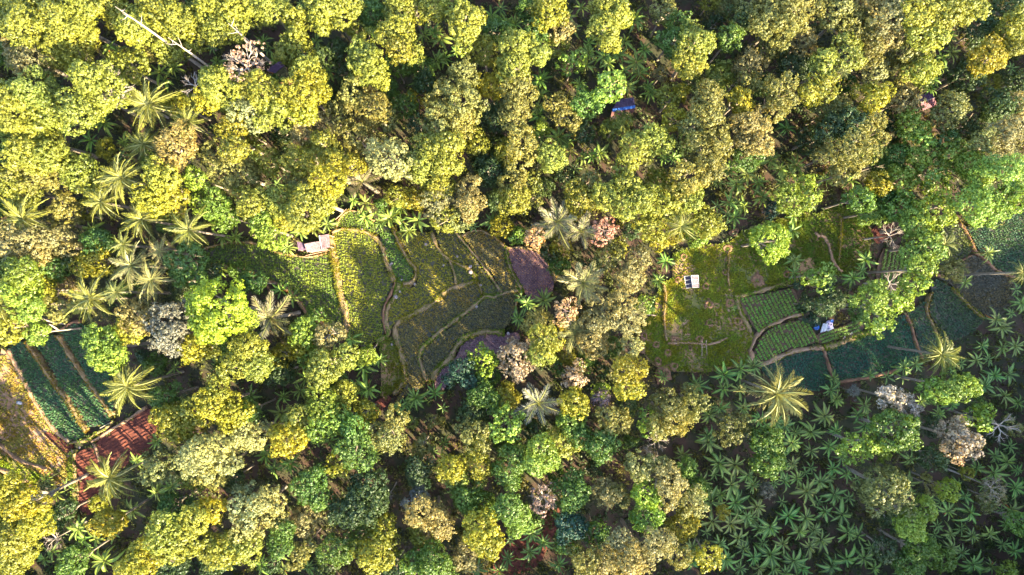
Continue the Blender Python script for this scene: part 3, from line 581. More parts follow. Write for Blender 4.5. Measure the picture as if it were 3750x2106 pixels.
pairs = sorted((math.dist(A[:2], B[:2]) / (A[2] + B[2]), i, j) for i, A in enumerate(CIR) for j, B in enumerate(CIR[:i])
    if FAM.get(A[3], 0) == FAM.get(B[3], -1) and math.dist(A[:2], B[:2]) < .92 * (A[2] + B[2]))
for d, i, j in pairs:                               # lobes that read as one tree become one tree
    gi, gj = own[i], own[j]
    if gi == gj: continue
    mem = [k for k in range(len(CIR)) if own[k] in (gi, gj)]
    ext = max(math.dist(CIR[a][:2], CIR[b][:2]) for a in mem for b in mem)
    if len(mem) <= 4 and ext < 200:
        for k in mem: own[k] = gi
for g in sorted(set(own)): add_tree([CIR[k] for k in range(len(CIR)) if own[k] == g])

# ---- leafless trees
BARE = [bare_mesh('bare_limbs', 5, 'pale_bark', .45), bare_mesh('bare_limbs', 9, 'wood', .5, .8), bare_mesh('bare_limbs', 14, 'pale_bark', .3)]
for (tl, u, v, r, k, leafy, lab) in [
  ('00', 805, 660, 190, 0, None, 'white leafless dead tree spreading over yellow-green crowns at upper left'),
  ('10', 290, 480, 185, 0, (.34, .20, .13), 'large pink-tan half bare tree with pale branches left of the mossy roofed hut'),
  ('22', 1010, 870, 130, 0, (.16, .10, .085), 'purplish grey half bare tree among green crowns at the bottom centre'),
  ('32', 330, 440, 100, 2, None, 'small purple grey bare tree left of the banana plantation'),
  ('42', 1400, 330, 140, 2, None, 'pale leafless tree at the right edge beside the pinkish cream tree'),
  ('21', 1470, 290, 115, 1, (.33, .15, .10), 'reddish pink twiggy tree right of the grey sugar palms'),
  ('21', 940, 350, 100, 1, (.30, .17, .07), 'pink twiggy shrub left of the grey sugar palms'),
  ('21', 1180, 900, 120, 1, (.32, .19, .09), 'pink twiggy tree below the purple stubble field'),
  ('02', 390, 1185, 105, 0, None, 'small pale bare tree in the bottom left forest'),
  ('00', 1450, 640, 120, 2, None, 'thin brownish bare tree right of the largest upper left coconut palm'),
  ('12', 1385, 850, 60, 0, None, 'tiny lilac bare tree in deep shade among dark green crowns'),
  ('22', 1440, 130, 90, 2, (.12, .08, .09), 'small purplish twiggy tree below the tan crowns'),
  ('42', 1330, 800, 110, 2, (.12, .10, .05), 'pale bare tree with few leaves in the right banana plantation'),
  ('41', 560, 330, 120, 2, None, 'bare slanting branches over the red seed bed'),
  ('41', 560, 690, 110, 2, None, 'thin bare branches over the striped vegetable bed')]:
    p = N(tl, u, v); rp = r / TS; h = (9.5 if tl in ('00', '10', '21') else 7.5 if leafy else 4.5) + rp / PPM * 1.2; x, y, _ = W(p, h); R = rp / PPM * (H - h) / H; g0 = float(gz(x, y))
    t = bpy.data.objects.new('bare_tree', None); col.objects.link(t); t.location = (x, y, g0)
    link('branches', BARE[k], t, (0, 0, h - g0 - R * .5), (0, 0, rnd.uniform(0, 6)), R)
    b = MB(); b.tube([(0, 0, -.1), (.1, .05, (h - g0) * .5), (0, 0, h - g0 - R * .48)], [.05 * R + .03, .04 * R + .02, .03 * R + .01], 7)
    link('trunk', b.mesh('trunk', 'pale_bark' if k != 1 else 'wood', True), t)
    if leafy:
        ci = min(range(len(RCLS)), key=lambda q: abs(math.log(RCLS[q] / R)))
        me = CROWNS.get(('sparse', ci))
        if me is None: me = CROWNS['sparse', ci] = crown_mesh('sparse_crown', RCLS[ci], .24, 900 + ci, .8, .30, .16)
        link('leaves', me, t, (0, 0, h - g0 - R * .25), None, R / RCLS[ci] * .92, leafy, kind='stuff')
    tag(t, lab, 'bare tree', 'leafless and twiggy trees')
    ALLT.append((x, y, R * .6, h))

# ================================================================= PALMS AND BANANAS
def frond_mesh(name, L, droop, nl, wl, seed, lift=.5, plume=False, bend=0.):
    """one feather leaf along +X, base at the origin"""
    rg = np.random.default_rng(seed); V, F, T, Rb = [], [], [], []
    t = np.linspace(0, 1, 9); X = L * (t * .96 - .10 * t ** 3); Z = L * (lift * t - droop * t ** 2); YB = L * bend * t ** 2
    for k in range(8):                                                # rachis strip
        w0, w1 = .022 * (1 - .8 * t[k]), .022 * (1 - .8 * t[k + 1]); n = len(V)
        V += [(X[k], YB[k] - w0, Z[k] + .02), (X[k], YB[k] + w0, Z[k] + .02), (X[k + 1], YB[k + 1] + w1, Z[k + 1] + .02), (X[k + 1], YB[k + 1] - w1, Z[k + 1] + .02)]
        F.append((n, n + 1, n + 2, n + 3)); T.append(.6); Rb += [1] * 4
    for k in range(nl):
        q = .10 + .90 * (k + .5) / nl; x = np.interp(q, t, X); z = np.interp(q, t, Z); yb = np.interp(q, t, YB)
        ln = L * wl * math.sin(math.pi * min(.97, .16 + .80 * q)) ** .7
        for s in (-1, 1):
            a = math.radians(rg.uniform(48, 64) - 26 * q); l = ln * rg.uniform(.85, 1.1); w = L * (.011 if not plume else .014)
            zd = rg.uniform(-.55, -.15) * l if not plume else rg.uniform(-.45, .45) * l
            d = (math.cos(a), s * math.sin(a)); n = len(V)
            mx, my, mz = x + d[0] * l * .5, d[1] * l * .5, z + zd * .3
            V += [(x - w, yb, z), (mx + w * 1.6, yb + my, mz), (x + d[0] * l, yb + d[1] * l, z + zd), (mx - w * 1.6, yb + my, mz - .01)]
            F.append((n, n + 1, n + 2, n + 3)); T.append(float(np.clip(rg.normal(.55, .2), 0, 1))); Rb += [.35, .1, 0, .1]
    return np_mesh(name, V, F, ['frond'], T, Rb)
COCO = [frond_mesh('coconut_frond', 1, d, 26, .21, 20 + k, lf, False, bd) for k, (d, lf, bd) in enumerate([(.75, .35, .16), (1.05, .65, -.14), (.7, .5, -.24), (1.2, .5, .26)])]
ARENGA = [frond_mesh('sugar_palm_frond', 1, d, 30, .22, 30 + k, lf, True, bd) for k, (d, lf, bd) in enumerate([(.35, .35, .06), (.5, .7, -.08), (.3, .15, .1)])]
def palm_trunk(h, r, seed):
    q = random.Random(seed); b = MB(); lx, ly = q.uniform(-.25, .25), q.uniform(-.25, .25)
    P = [(lx * (1 - k / 8) ** 2, ly * (1 - k / 8) ** 2, -.2 + (h + .2) * k / 8) for k in range(9)]
    b.tube(P, [r * (1.35 - .5 * k / 8 + (.05 if k % 2 else 0)) for k in range(9)], 8); return b.mesh('trunk', 'bark', True)
PALMS = []
def add_palm(tl, u, v, r, kind, c, label, h=None, nf=None):
    p = N(tl, u, v); rp = r / TS; h = h or (11.5 if kind == 'c' else 9.0) + rnd.uniform(-.6, 1.0)
    x, y, _ = W(p, h); g0 = float(gz(x, y)); R = rp / PPM * (H - h) / H
    t = bpy.data.objects.new('coconut_palm' if kind == 'c' else 'sugar_palm', None); col.objects.link(t); t.location = (x, y, g0)
    link('trunk', palm_trunk(h - g0, .13 if kind == 'c' else .2, int(u)), t)
    nf = nf or (rnd.randint(17, 22) if kind == 'c' else rnd.randint(11, 14)); a0 = rnd.uniform(0, 6.28)
    for k in range(nf):
        a = a0 + k * 2.39996; q = k / (nf - 1)                       # inner fronds stand up, outer ones hang
        me = (COCO if kind == 'c' else ARENGA)[rnd.randrange(4 if kind == 'c' else 3)]
        L = R * rnd.uniform(.98, 1.2) * (1 if q > .2 else .8)
        pitch = -math.radians((62 - 66 * q) if kind == 'c' else (58 - 50 * q)) * .85 + rnd.uniform(-.12, .12)
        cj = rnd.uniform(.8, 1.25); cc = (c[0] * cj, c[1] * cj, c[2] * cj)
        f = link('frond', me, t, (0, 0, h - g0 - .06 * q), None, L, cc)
        f.rotation_euler = (rnd.uniform(-.35, .35), pitch, a)
    tag(t, label, 'palm tree', 'coconut palms' if kind == 'c' else 'sugar palms')
    ALLT.append((x, y, R * .4, h)); PALMS.append((p, label))
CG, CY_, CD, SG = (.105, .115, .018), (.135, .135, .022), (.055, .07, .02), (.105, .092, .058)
for a in [
 ('00', 1140, 790, 205, 'c', CY_, 'largest coconut palm of the upper left, below the white dead tree'),
 ('00', 1420, 930, 150, 'c', CG, 'shaded coconut palm just right of the largest upper left palm'),
 ('00', 1090, 1090, 150, 'c', CG, 'coconut palm left of the round tan crown, below the largest palm'),
 ('00', 930, 1350, 200, 'c', CY_, 'bright silvery coconut palm in the upper left palm row, third from the top'),
 ('01', 770, 80, 150, 'c', CY_, 'narrow sunlit coconut palm below the silvery palm on the left'),
 ('01', 1080, 210, 175, 'c', CY_, 'full star shaped coconut palm left of the golden yellow trees'),
 ('01', 1430, 290, 165, 'c', CG, 'coconut palm standing above the dense round green tree'),
 ('01', 930, 400, 100, 'c', CG, 'small yellowish coconut palm above the grey tipped palms'),
 ('01', 1000, 560, 180, 'c', (.11, .105, .05), 'greyish coconut palm with folded fronds left of the round green tree'),
 ('01', 1150, 670, 165, 'c', (.15, .135, .05), 'coconut palm with drooping fronds below left of the round green tree'),
 ('01', 1210, 450, 110, 'c', (.15, .13, .06), 'small shaded coconut palm touching the round green tree'),
 ('01', 690, 810, 205, 'c', CY_, 'yellow coconut palm with wide curved fronds above the left paddies'),
 ('01', 190, 210, 190, 'c', CY_, 'coconut palm with long straight fronds near the left edge'),
 ('01', 880, 760, 110, 'c', CD, 'dark half hidden coconut palm right of the wide yellow palm'),
 ('01', 10, 860, 150, 'c', CY_, 'pale coconut palm cut by the left edge'),
 ('02', 970, 20, 205, 'c', CY_, 'sunlit coconut palm between the left paddies and the red plot'),
 ('02', 840, 710, 205, 'c', CY_, 'coconut palm standing over the red tilled plots'),
 ('31', 500, 260, 125, 'c', CG, 'slim coconut palm above the garden clearing'),
 ('32', 1220, 80, 265, 'c', (.115, .105, .03), 'big dusty coconut palm below the dark teal paddy'),
 ('41', 940, 400, 115, 'c', CD, 'dull coconut palm half under the lime trees by the right paddies'),
 ('41', 910, 1230, 165, 'c', CG, 'yellowish palm at the lower edge of the right paddies'),
 ('41', 1530, 610, 95, 'c', CD, 'palm cut by the right edge beside the dark paddy'),
 ('40', 180, 545, 60, 'c', CD, 'tiny palm in a gap of the upper right forest'),
 ('11', 500, 950, 235, 's', SG, 'large grey brown feathery sugar palm right of the big round lime tree'),
 ('10', 1190, 1370, 150, 's', (.13, .10, .06), 'pinkish grey sugar palm above the top paddy'),
 ('21', 1110, 230, 215, 's', SG, 'largest grey sugar palm above the purple stubble field'),
 ('21', 1290, 300, 175, 's', SG, 'grey sugar palm touching the reddish twiggy tree'),
 ('21', 1310, 690, 205, 's', (.115, .105, .05), 'sugar palm with yellow heart right of the purple stubble field'),
 ('21', 1250, 1060, 165, 's', (.11, .108, .042), 'sugar palm squeezed between tan and yellow crowns'),
 ('22', 970, 150, 195, 's', (.075, .075, .065), 'blue grey shaded sugar palm in the lower centre'),
]: add_palm(*a)

def banana_leaf(name, droop, lift, width, seed):
    rg = random.Random(seed); V, F, T, Rb = [], [], [], []; n = 7
    t = [k / (n - 1) for k in range(n)]
    for k, q in enumerate(t):
        x = (.10 + .90 * q) * (1 - .10 * q); z = lift * q - droop * q * q
        w = width * math.sin(math.pi * min(.985, .05 + .93 * q) ** .8) ** .6 * (1 + rg.uniform(-.10, .10))
        f = .75 * w
        V += [(x - .02, -w, z + f * .4), (x, -.18 * w, z - .0), (x, .0, z - .015), (x, .18 * w, z), (x - .02, w, z + f * .4)]
        Rb += [0, .15, 1, .15, 0]
    for k in range(n - 1):
        for j in range(4): a = k * 5 + j; F.append((a, a + 1, a + 6, a + 5)); T.append(min(1, max(0, rg.gauss(.5, .13))))
    return np_mesh(name, V, F, ['leaf_gloss'], T, Rb, True)
BLEAF = [banana_leaf('banana_leaf', d, l, w, 60 + k) for k, (d, l, w) in enumerate([(.50, .50, .090), (.85, .70, .100), (.40, .55, .085), (1.05, .62, .105), (.25, .30, .085)])]
DLEAF = []
for k in range(2):
    me = BLEAF[[1, 3][k]].copy(); me.materials.clear(); me.materials.append(M['dry']); DLEAF.append(me)
bs = MB(); bs.tube([(0, 0, -.1), (0, 0, .5), (.02, 0, 1.0)], [.105, .085, .05], 8); BSTEM = bs.mesh('pseudostem', 'banana_stem', True)
BAN = {
'00': "690,120,85 890,240,75 1000,330,75 800,350,70 880,380,70 1210,530,95 1300,490,90 1230,610,80 500,970,90 680,1050,100 780,900,120 920,1070,80 100,490,80 40,470,70 520,540,70 20,1030,80 110,1060,70 920,1170,70",
'10': "450,300,75 470,370,70 515,455,75 50,350,70 90,460,80 850,300,75 860,370,70 930,540,80 540,1390,70 370,1110,70 130,1130,70 720,20,60 590,950,70",
'20': "630,130,90 720,170,80 790,170,90 120,270,90 250,290,95 205,450,110 270,420,85 60,600,85 350,360,75 970,600,105 1000,690,85 970,800,80 980,870,75 660,790,50 570,850,60 1200,110,85 1240,200,80 1300,40,80 1370,310,75 1340,380,85 1480,430,85 1340,490,80 1520,480,75 1290,640,75 1130,1030,100 1180,1080,80 1200,1140,85 1460,1140,90 1310,1190,75 1390,1180,75 1250,1270,65 180,230,80 690,60,70",
'30': "170,150,110 170,440,120 80,300,90 185,545,95 100,650,90 265,680,95 40,430,85 230,370,85 270,640,75 1180,1220,100 1260,1280,95 1400,1240,90 870,1290,90 1010,1320,95 1080,1370,90 930,1370,90 1270,1390,90 1300,990,90 380,1200,75 440,1190,75 1160,1150,80 1350,1310,80 780,1370,75 70,520,80 240,950,50",
'40': "1000,270,85 920,510,85 870,600,80 850,665,75 1000,380,85 60,1340,75 250,1370,75 950,440,75 1460,510,65",
'01': "670,280,95 1300,1340,80 60,470,50",
'11': "620,430,90 590,370,85 720,320,85 830,280,80 930,230,85 130,340,95 230,330,85 140,580,95 290,590,80 570,730,85 650,800,90 1210,70,95 1210,170,90 1410,200,115 1500,130,95 1530,290,85 1100,1110,95 1190,1350,105 1310,1270,85 740,1400,100 90,1300,85 680,290,75 1110,60,80 1170,150,60 1320,230,70 1480,230,75",
'21': "870,840,95 840,960,95 600,230,95 480,260,70 1010,810,90 40,210,110 840,800,70 920,860,70",
'31': "380,540,85 350,670,75 930,80,90 980,100,85 920,200,90 1110,40,85 1370,290,85 1370,530,90 1380,620,75 830,1380,120 960,1340,105 1060,1320,95 870,60,85 380,1420,75 620,1440,85 1350,180,80 860,170,70 1480,90,70 910,880,35 780,110,70",
'41': "1290,450,90 1110,690,85 370,500,100 290,640,95 1350,960,100 1400,1040,90 1260,1170,85 1400,1180,90 1200,1280,90 1530,840,85 1520,1180,95 400,1400,75 520,1400,70 670,1330,85 740,1290,75 115,1430,75 1340,1380,85 1450,1390,90 1080,1300,65 340,600,75 640,1400,70 60,920,50 1290,1270,60 1500,740,70 1460,920,60",
'02': "420,840,75 490,770,65 330,720,75 570,1110,115 640,1190,95 1000,960,105 1170,830,125 1300,780,100 1020,590,85 1180,440,80 790,1340,130 700,1180,80 390,1300,85 860,1150,80 330,1320,80",
'12': "340,90,85 600,110,80 700,50,85 560,230,100 1250,40,120 830,410,85 930,430,75 460,560,85 630,600,90 510,640,80 1240,470,75 1290,540,80 520,1110,80 570,1300,75 430,1390,80 770,1390,85 590,1420,75 1440,170,75 1530,160,85 200,1380,60 1150,30,80 440,500,75",
'22': "40,120,125 270,470,85 920,1120,100 1010,1200,105 890,1270,105 760,1330,85 530,1390,90 660,1420,85 760,1190,65 1140,1390,80 170,90,85 250,190,60 180,520,60",
'32': "630,30,100 830,40,95 940,60,90 740,240,100 800,190,80 710,460,115 690,400,80 800,600,115 920,630,115 1230,280,100 1300,330,85 1340,450,105 1490,380,115 1490,520,90 870,770,115 1050,790,100 730,910,125 920,900,120 740,1050,115 890,1090,115 1100,930,100 1270,900,60 1200,1090,115 1330,1020,105 1460,820,120 1450,1030,110 1390,1140,105 1175,1290,125 1050,1310,105 580,1250,90 600,1350,85 860,1350,105 930,1180,95 1200,1410,105 1370,1340,110 1500,1250,95 1290,760,85 1260,650,90 500,560,80 600,620,60 680,750,85 1490,640,70 1340,610,85 1390,390,80 1520,1130,80 1100,1120,90 980,1240,95 1000,1000,95 820,850,80 640,1030,75 1060,1040,85 1380,740,80 940,1000,85 1290,1210,85 1130,1210,70 760,690,70 1010,690,85 1100,260,80 980,190,75 1210,760,60 820,1200,75 1430,1420,90 960,1420,85 1290,1430,80 1450,680,60 1540,900,70 700,1130,60 1110,1400,80",
'42': "100,50,95 60,240,115 350,180,95 140,120,85 80,480,90 30,740,110 130,830,95 200,980,120 50,960,95 240,1150,115 320,1160,100 40,1200,105 220,1330,120 350,1330,110 100,1400,95 690,570,80 690,740,95 1150,990,125 990,970,90 1120,850,85 1010,1160,80 1170,1170,85 1020,1250,90 1190,1390,120 1480,1290,95 1190,640,85 1340,690,115 1440,600,95 1400,110,95 1270,30,95 1010,180,85 920,240,75 770,130,85 1490,800,95 1480,960,90 1450,480,70 900,1080,70 880,1150,65 1300,1130,85 1520,670,75 350,330,95 120,640,85 200,690,75 230,870,70 150,350,75 300,250,75 1330,550,80 1250,780,70 1400,1230,75 1100,1290,75 1300,1400,90 1050,760,60 850,880,80 930,900,65 420,1400,80 1520,150,80 700,830,60 1080,1100,70 1420,1060,70 1380,960,60 620,1430,70 180,560,70 90,720,70 290,730,60 400,1240,70",
}
def add_banana(px, py, rp, c, dry=.22):
    h = 1.5 + rp / PPM * .75 + rnd.uniform(-.2, .5); x, y, _ = W((px, py), h + .3); g0 = float(gz(x, y)); R = rp / PPM * (H - h) / H
    t = bpy.data.objects.new('banana_plant', None); col.objects.link(t); t.location = (x, y, g0); t.rotation_euler = (rnd.uniform(-.1, .1), rnd.uniform(-.1, .1), rnd.uniform(0, 6.28))
    link('pseudostem', BSTEM, t, scl=(R * .62, R * .62, h - g0))
    nl = rnd.randint(8, 12); a = rnd.uniform(0, 6.28)
    for k in range(nl):
        a += 6.283 / nl * rnd.uniform(.75, 1.25) if k else 0
        me = rnd.choice(BLEAF); L = R * rnd.uniform(.62, 1.28); j = rnd.uniform(.5, 1.5)
        f = link('leaf', me, t, (0, 0, (h - g0) * .97), None, (L, L * rnd.uniform(.9, 1.2), L), (c[0] * j * rnd.uniform(.9, 1.15), c[1] * j, c[2] * j))
        f.rotation_euler = (rnd.uniform(-.45, .45), rnd.uniform(-.25, .3), a)
    f = link('leaf', BLEAF[4], t, (0, 0, (h - g0) * .97), (0, -1.0, rnd.uniform(0, 6)), R * .7, (c[0] * 1.7, c[1] * 1.6, c[2] * 1.2))
    if rnd.random() < dry:
        f = link('dry_leaf', rnd.choice(DLEAF), t, (0, 0, (h - g0) * .9), (rnd.uniform(-.5, .5), rnd.uniform(.3, .8), rnd.uniform(0, 6.28)), (R * .85, R * .45, R * .85))
    THINGS.append(('banana', px, py, t, 'banana', R)); ALLT.append((x, y, .1, h))
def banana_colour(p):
    d = (p[0] - CX) / 1875 * .7 + (p[1] - CY) / 1053 * .7  # leaves darken and cool toward the lower right: shade put into their colour
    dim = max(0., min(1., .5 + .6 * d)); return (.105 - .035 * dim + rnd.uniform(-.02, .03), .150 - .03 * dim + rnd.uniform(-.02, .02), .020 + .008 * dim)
BL = []
for tl, spec in BAN.items():
    for tok in spec.split():
        u, v, r = map(float, tok.split(',')); p = N(tl, u, v); BL.append((r / TS, p))
BL.sort(key=lambda q: -q[0])
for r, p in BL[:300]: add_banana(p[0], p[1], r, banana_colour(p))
TV, TF, TT, TR, k0 = [], [], [], [], 0
def leaf_data(me):
    n = len(me.vertices); co = np.empty(n * 3, np.float32); me.vertices.foreach_get('co', co)
    f = np.empty(len(me.polygons) * 4, np.int32); me.polygons.foreach_get('vertices', f)
    t = np.empty(len(me.polygons), np.float32); me.attributes['tint'].data.foreach_get('value', t)
    r = np.empty(n, np.float32); me.attributes['rib'].data.foreach_get('value', r)
    return co.reshape(-1, 3), f.reshape(-1, 4), t, r
LD = [leaf_data(m) for m in BLEAF]
for r, p in BL[300:]:
    h = 1.6 + rnd.uniform(-.3, .4); x, y, _ = W(p, h + .3); R = r / PPM * (H - h) / H; a = rnd.uniform(0, 6.28); nl = rnd.randint(6, 8)
    for k in range(nl):
        a += 6.283 / nl * rnd.uniform(.8, 1.2); co, f, t, rb = rnd.choice(LD); L = R * rnd.uniform(.85, 1.15)
        mtx = np.array(Matrix.Rotation(a, 3, 'Z') @ Matrix.Rotation(rnd.uniform(-.2, .3), 3, 'Y'))
        TV.append(co @ mtx.T * L + np.array([x, y, h])); TF.append(f + k0); TT.append(np.clip(t + rnd.uniform(-.15, .15), 0, 1)); TR.append(rb); k0 += len(co)
if TV:
    o = link('banana_thicket', np_mesh('banana_thicket', np.concatenate(TV), np.concatenate(TF), ['leaf_gloss'], np.concatenate(TT), np.concatenate(TR), True), color=(.085, .13, .035), kind='stuff')
    o['label'] = 'small young banana plants filling gaps between the larger ones'; o['category'] = 'banana plants'

# ================================================================= HUTS, GARDEN AND SMALL THINGS
def sheet(parent, name, c, m, color, ribs=5, amp=.03, th=.02):
    """one corrugated roof sheet between four world corners (a,b along the eave; d,c2 the other edge)"""
    a, b, c2, d = [Vector(q) for q in c]; nu, nv = ribs * 4, 4; V, F = [], []; nrm = (b - a).cross(d - a).normalized()
    if nrm.z < 0: nrm = -nrm
    for lay in (0, -th):
        for j in range(nv + 1):
            for i in range(nu + 1):
                u, v = i / nu, j / nv; p = a.lerp(b, u).lerp(d.lerp(c2, u), v)
                V.append(p + nrm * (amp * math.sin(u * ribs * 2 * math.pi) + lay + rnd.uniform(-.004, .004)))
    n = (nu + 1) * (nv + 1)
    for j in range(nv):
        for i in range(nu):
            q = j * (nu + 1) + i; F.append((q, q + 1, q + nu + 2, q + nu + 1)); F.append((q + n, q + n + nu + 1, q + n + nu + 2, q + n + 1))
    ed = list(range(nu + 1)) + [(j + 1) * (nu + 1) + nu for j in range(nv)] + [nv * (nu + 1) + i for i in range(nu - 1, -1, -1)] + [j * (nu + 1) for j in range(nv - 1, 0, -1)]
    for k in range(len(ed)): p, q = ed[k], ed[(k + 1) % len(ed)]; F.append((p, p + n, q + n, q))
    return link(name, py_mesh(name, V, F, m), parent, color=color)
def roof(parent, quad, z, cols, m, color, org, name='roof_sheet', ribs=5, amp=.025, jitter=.03):
    """quad: four photo pixels (top-left, top-right, bottom-right, bottom-left), z per corner; split into cols sheets"""
    P = [Vector(W(q, zz)) - Vector(org) for q, zz in zip(quad, z)]
    for k in range(cols):
        u0, u1 = k / cols, (k + 1) / cols + (.02 if k < cols - 1 else 0); up = Vector((0, 0, .012 * (k % 2) + rnd.uniform(0, jitter) * .3))
        a, b, c, d = P[3].lerp(P[2], u0), P[3].lerp(P[2], u1), P[0].lerp(P[1], u1), P[0].lerp(P[1], u0)
        j = rnd.uniform(.86, 1.1)
        sheet(parent, name, [a + up, b + up, c + up, d + up], m, tuple(q * j for q in color), ribs, amp)
    return P
def root(name, px, z=None):
    x, y, _ = W(px); o = bpy.data.objects.new(name, None); col.objects.link(o); o.location = (x, y, float(gz(x, y)) if z is None else z); o.empty_display_size = .3; return o, tuple(o.location)
def beam(parent, name, a, b, r, m='wood', n=6):
    k = MB(); k.tube([a, Vector(a).lerp(Vector(b), .5) + Vector((rnd.uniform(-.01, .01), rnd.uniform(-.01, .01), 0)), b], [r, r * .95, r * .9], n); return link(name, k.mesh(name, m, True), parent)
def posts(t, P, org, inset=.85):
    c = sum(P, Vector()) / len(P)
    for q in P:
        w = c + (q - c) * inset; beam(t, 'post', (w.x, w.y, -.15), (w.x, w.y, min(q.z, w.z) - .06), .06)
def wallbox(t, P, inset, h, m, color=None):
    c = sum(P, Vector()) / len(P); W4 = [c + (q - c) * inset for q in P]
    for k in range(4):
        a, b = W4[k], W4[(k + 1) % 4]; d = (b - a); d.z = 0; nrm = Vector((-d.y, d.x, 0)).normalized() * .03
        V = [(a.x, a.y, -.1), (b.x, b.y, -.1), (b.x, b.y, h), (a.x, a.y, h)]; V2 = [tuple(Vector(v) + nrm) for v in V]
        link('wall', py_mesh('wall', V + V2, [(0, 1, 2, 3), (7, 6, 5, 4), (0, 4, 5, 1), (1, 5, 6, 2), (2, 6, 7, 3), (3, 7, 4, 0)], m), t, color=color)
# hut with pale sheet roof beside the terraces
t, org = root('field_hut', (1150, 892))
P1 = roof(t, [(1114, 893), (1172, 883), (1180, 915), (1124, 924)], [3.0, 3.0, 2.5, 2.5], 4, 'tin', (.95, .88, .92), org)
P2 = roof(t, [(1169, 863), (1205, 857), (1209, 906), (1180, 915)], [3.15, 3.0, 2.6, 2.7], 3, 'tin', (1.12, 1.08, 1.1), org)
P3 = roof(t, [(1088, 884), (1117, 893), (1121, 916), (1092, 918)], [2.35, 2.4, 2.1, 2.05], 2, 'thatch', (1.0, .85, 1.2), org, 'thatch_panel', 3, .03)
posts(t, P1, org); posts(t, P2, org); posts(t, P3, org); wallbox(t, P1, .8, 1.7, 'wood')
beam(t, 'ridge_pole', P2[0] + Vector((0, 0, .06)), P1[2] + Vector((0, 0, .22)), .05, 'white')
beam(t, 'rail', Vector(W((1119, 936), .7)) - Vector(org), Vector(W((1214, 915), .7)) - Vector(org), .035)
for k in range(6):
    q = Vector(W((1119 + 19 * k, 936 - 4.2 * k), 0)) - Vector(org); beam(t, 'rail_post', (q.x, q.y, -.15), (q.x + .05, q.y - .12, .75), .03)
tag(t, 'field hut with pale pinkish corrugated roof sheets beside the rice terraces', 'hut')
# blue edged shed
t, org = root('forest_shed', (2280, 395))
P1 = roof(t, [(2262, 366), (2322, 356), (2326, 389), (2242, 403)], [2.5, 2.5, 3.3, 3.3], 4, 'thatch', (.8, .7, 1.0), org, 'thatch_panel', 3, .03)
P2 = roof(t, [(2242, 405), (2326, 391), (2322, 412), (2236, 426)], [3.28, 3.28, 2.7, 2.7], 4, 'tin', (.62, .38, .33), org)
a, b = P1[3] + Vector((0, 0, .10)), P1[2] + Vector((0, 0, .10)); off = Vector((.02, -.24, -.03)); of2 = Vector((0, .10, -.02))
sheet(t, 'ridge_tarpaulin', [a + off, b + off, b + of2, a + of2], 'blue', (1, 1, 1), 9, .03)
posts(t, [P1[0], P1[1], P2[2], P2[3]], org, .9); wallbox(t, [P1[0], P1[1], P2[2], P2[3]], .85, 2.2, 'wood')
tag(t, 'dark roofed shed with a bright blue sheet along its ridge in the upper forest', 'shed')
# mossy roofed hut
t, org = root('mossy_hut', (1020, 266))
P1 = roof(t, [(974, 257), (1026, 222), (1042, 241), (1006, 268)], [2.5, 2.5, 3.4, 3.4], 3, 'thatch', (1.0, .75, 1.15), org, 'thatch_panel', 3, .035)
P2 = roof(t, [(1006, 269), (1042, 242), (1063, 278), (1012, 304)], [3.38, 3.38, 2.5, 2.5], 3, 'thatch', (.8, 1.15, .5), org, 'mossy_panel', 3, .035)
posts(t, [P1[0], P1[1], P2[2], P2[3]], org, .9); wallbox(t, [P1[0], P1[1], P2[2], P2[3]], .85, 2.1, 'red_bank')
tag(t, 'old hut with a mossy thatched roof right of the pink half bare tree', 'hut')
# dark roofed hut upper right
t, org = root('dark_roofed_hut', (3395, 368))
P1 = roof(t, [(3360, 352), (3409, 335), (3422, 358), (3370, 377)], [2.6, 2.6, 3.5, 3.5], 3, 'thatch', (1.1, .75, 1.2), org, 'thatch_panel', 3, .03)
P2 = roof(t, [(3370, 378), (3422, 359), (3432, 384), (3380, 404)], [3.48, 3.48, 2.6, 2.6], 3, 'thatch', (1.5, .9, .95), org, 'thatch_panel', 3, .03)
beam(t, 'ridge_pole', P1[3] + Vector((0, 0, .07)), P1[2] + Vector((0, 0, .07)), .05, 'pale_bark')
posts(t, [P1[0], P1[1], P2[2], P2[3]], org, .9); wallbox(t, [P1[0], P1[1], P2[2], P2[3]], .85, 2.2, 'wood')
tag(t, 'small dark purple-brown roofed hut in the upper right forest', 'hut')
# small sheet shelter in the garden
t, org = root('garden_shelter', (2533, 1031), .03)
P1 = roof(t, [(2506, 1012), (2531, 1009), (2536, 1053), (2513, 1055)], [1.75, 2.2, 2.2, 1.75], 1, 'tin', (1, 1, 1), org) if 0 else None
ed = {0: [(2506, 1012), (2509.7, 1026.5), (2511.5, 1041), (2513.3, 1055.5)], 1: [(2531, 1009.1), (2532.5, 1023.8), (2534, 1038.4), (2535.5, 1053.1)], 2: [(2556.4, 1007.3), (2557.6, 1022.4), (2558.8, 1037.5), (2560, 1052.6)]}
zz = {0: 1.8, 1: 2.25, 2: 1.8}; O = Vector(org)
for k in range(3):
    for side, cc in ((0, (.24, .26, .42)), (1, (1.05, .85, .90))):  # left slope dark, right slope pale: shade and sun put into the sheet colours
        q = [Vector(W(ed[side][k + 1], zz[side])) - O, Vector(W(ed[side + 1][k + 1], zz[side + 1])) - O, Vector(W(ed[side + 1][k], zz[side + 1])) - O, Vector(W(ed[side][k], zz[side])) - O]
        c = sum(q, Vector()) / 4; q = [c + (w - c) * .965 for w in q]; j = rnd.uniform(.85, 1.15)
        sheet(t, 'roof_sheet', q, 'tin', tuple(w * j for w in cc), 4, .012)
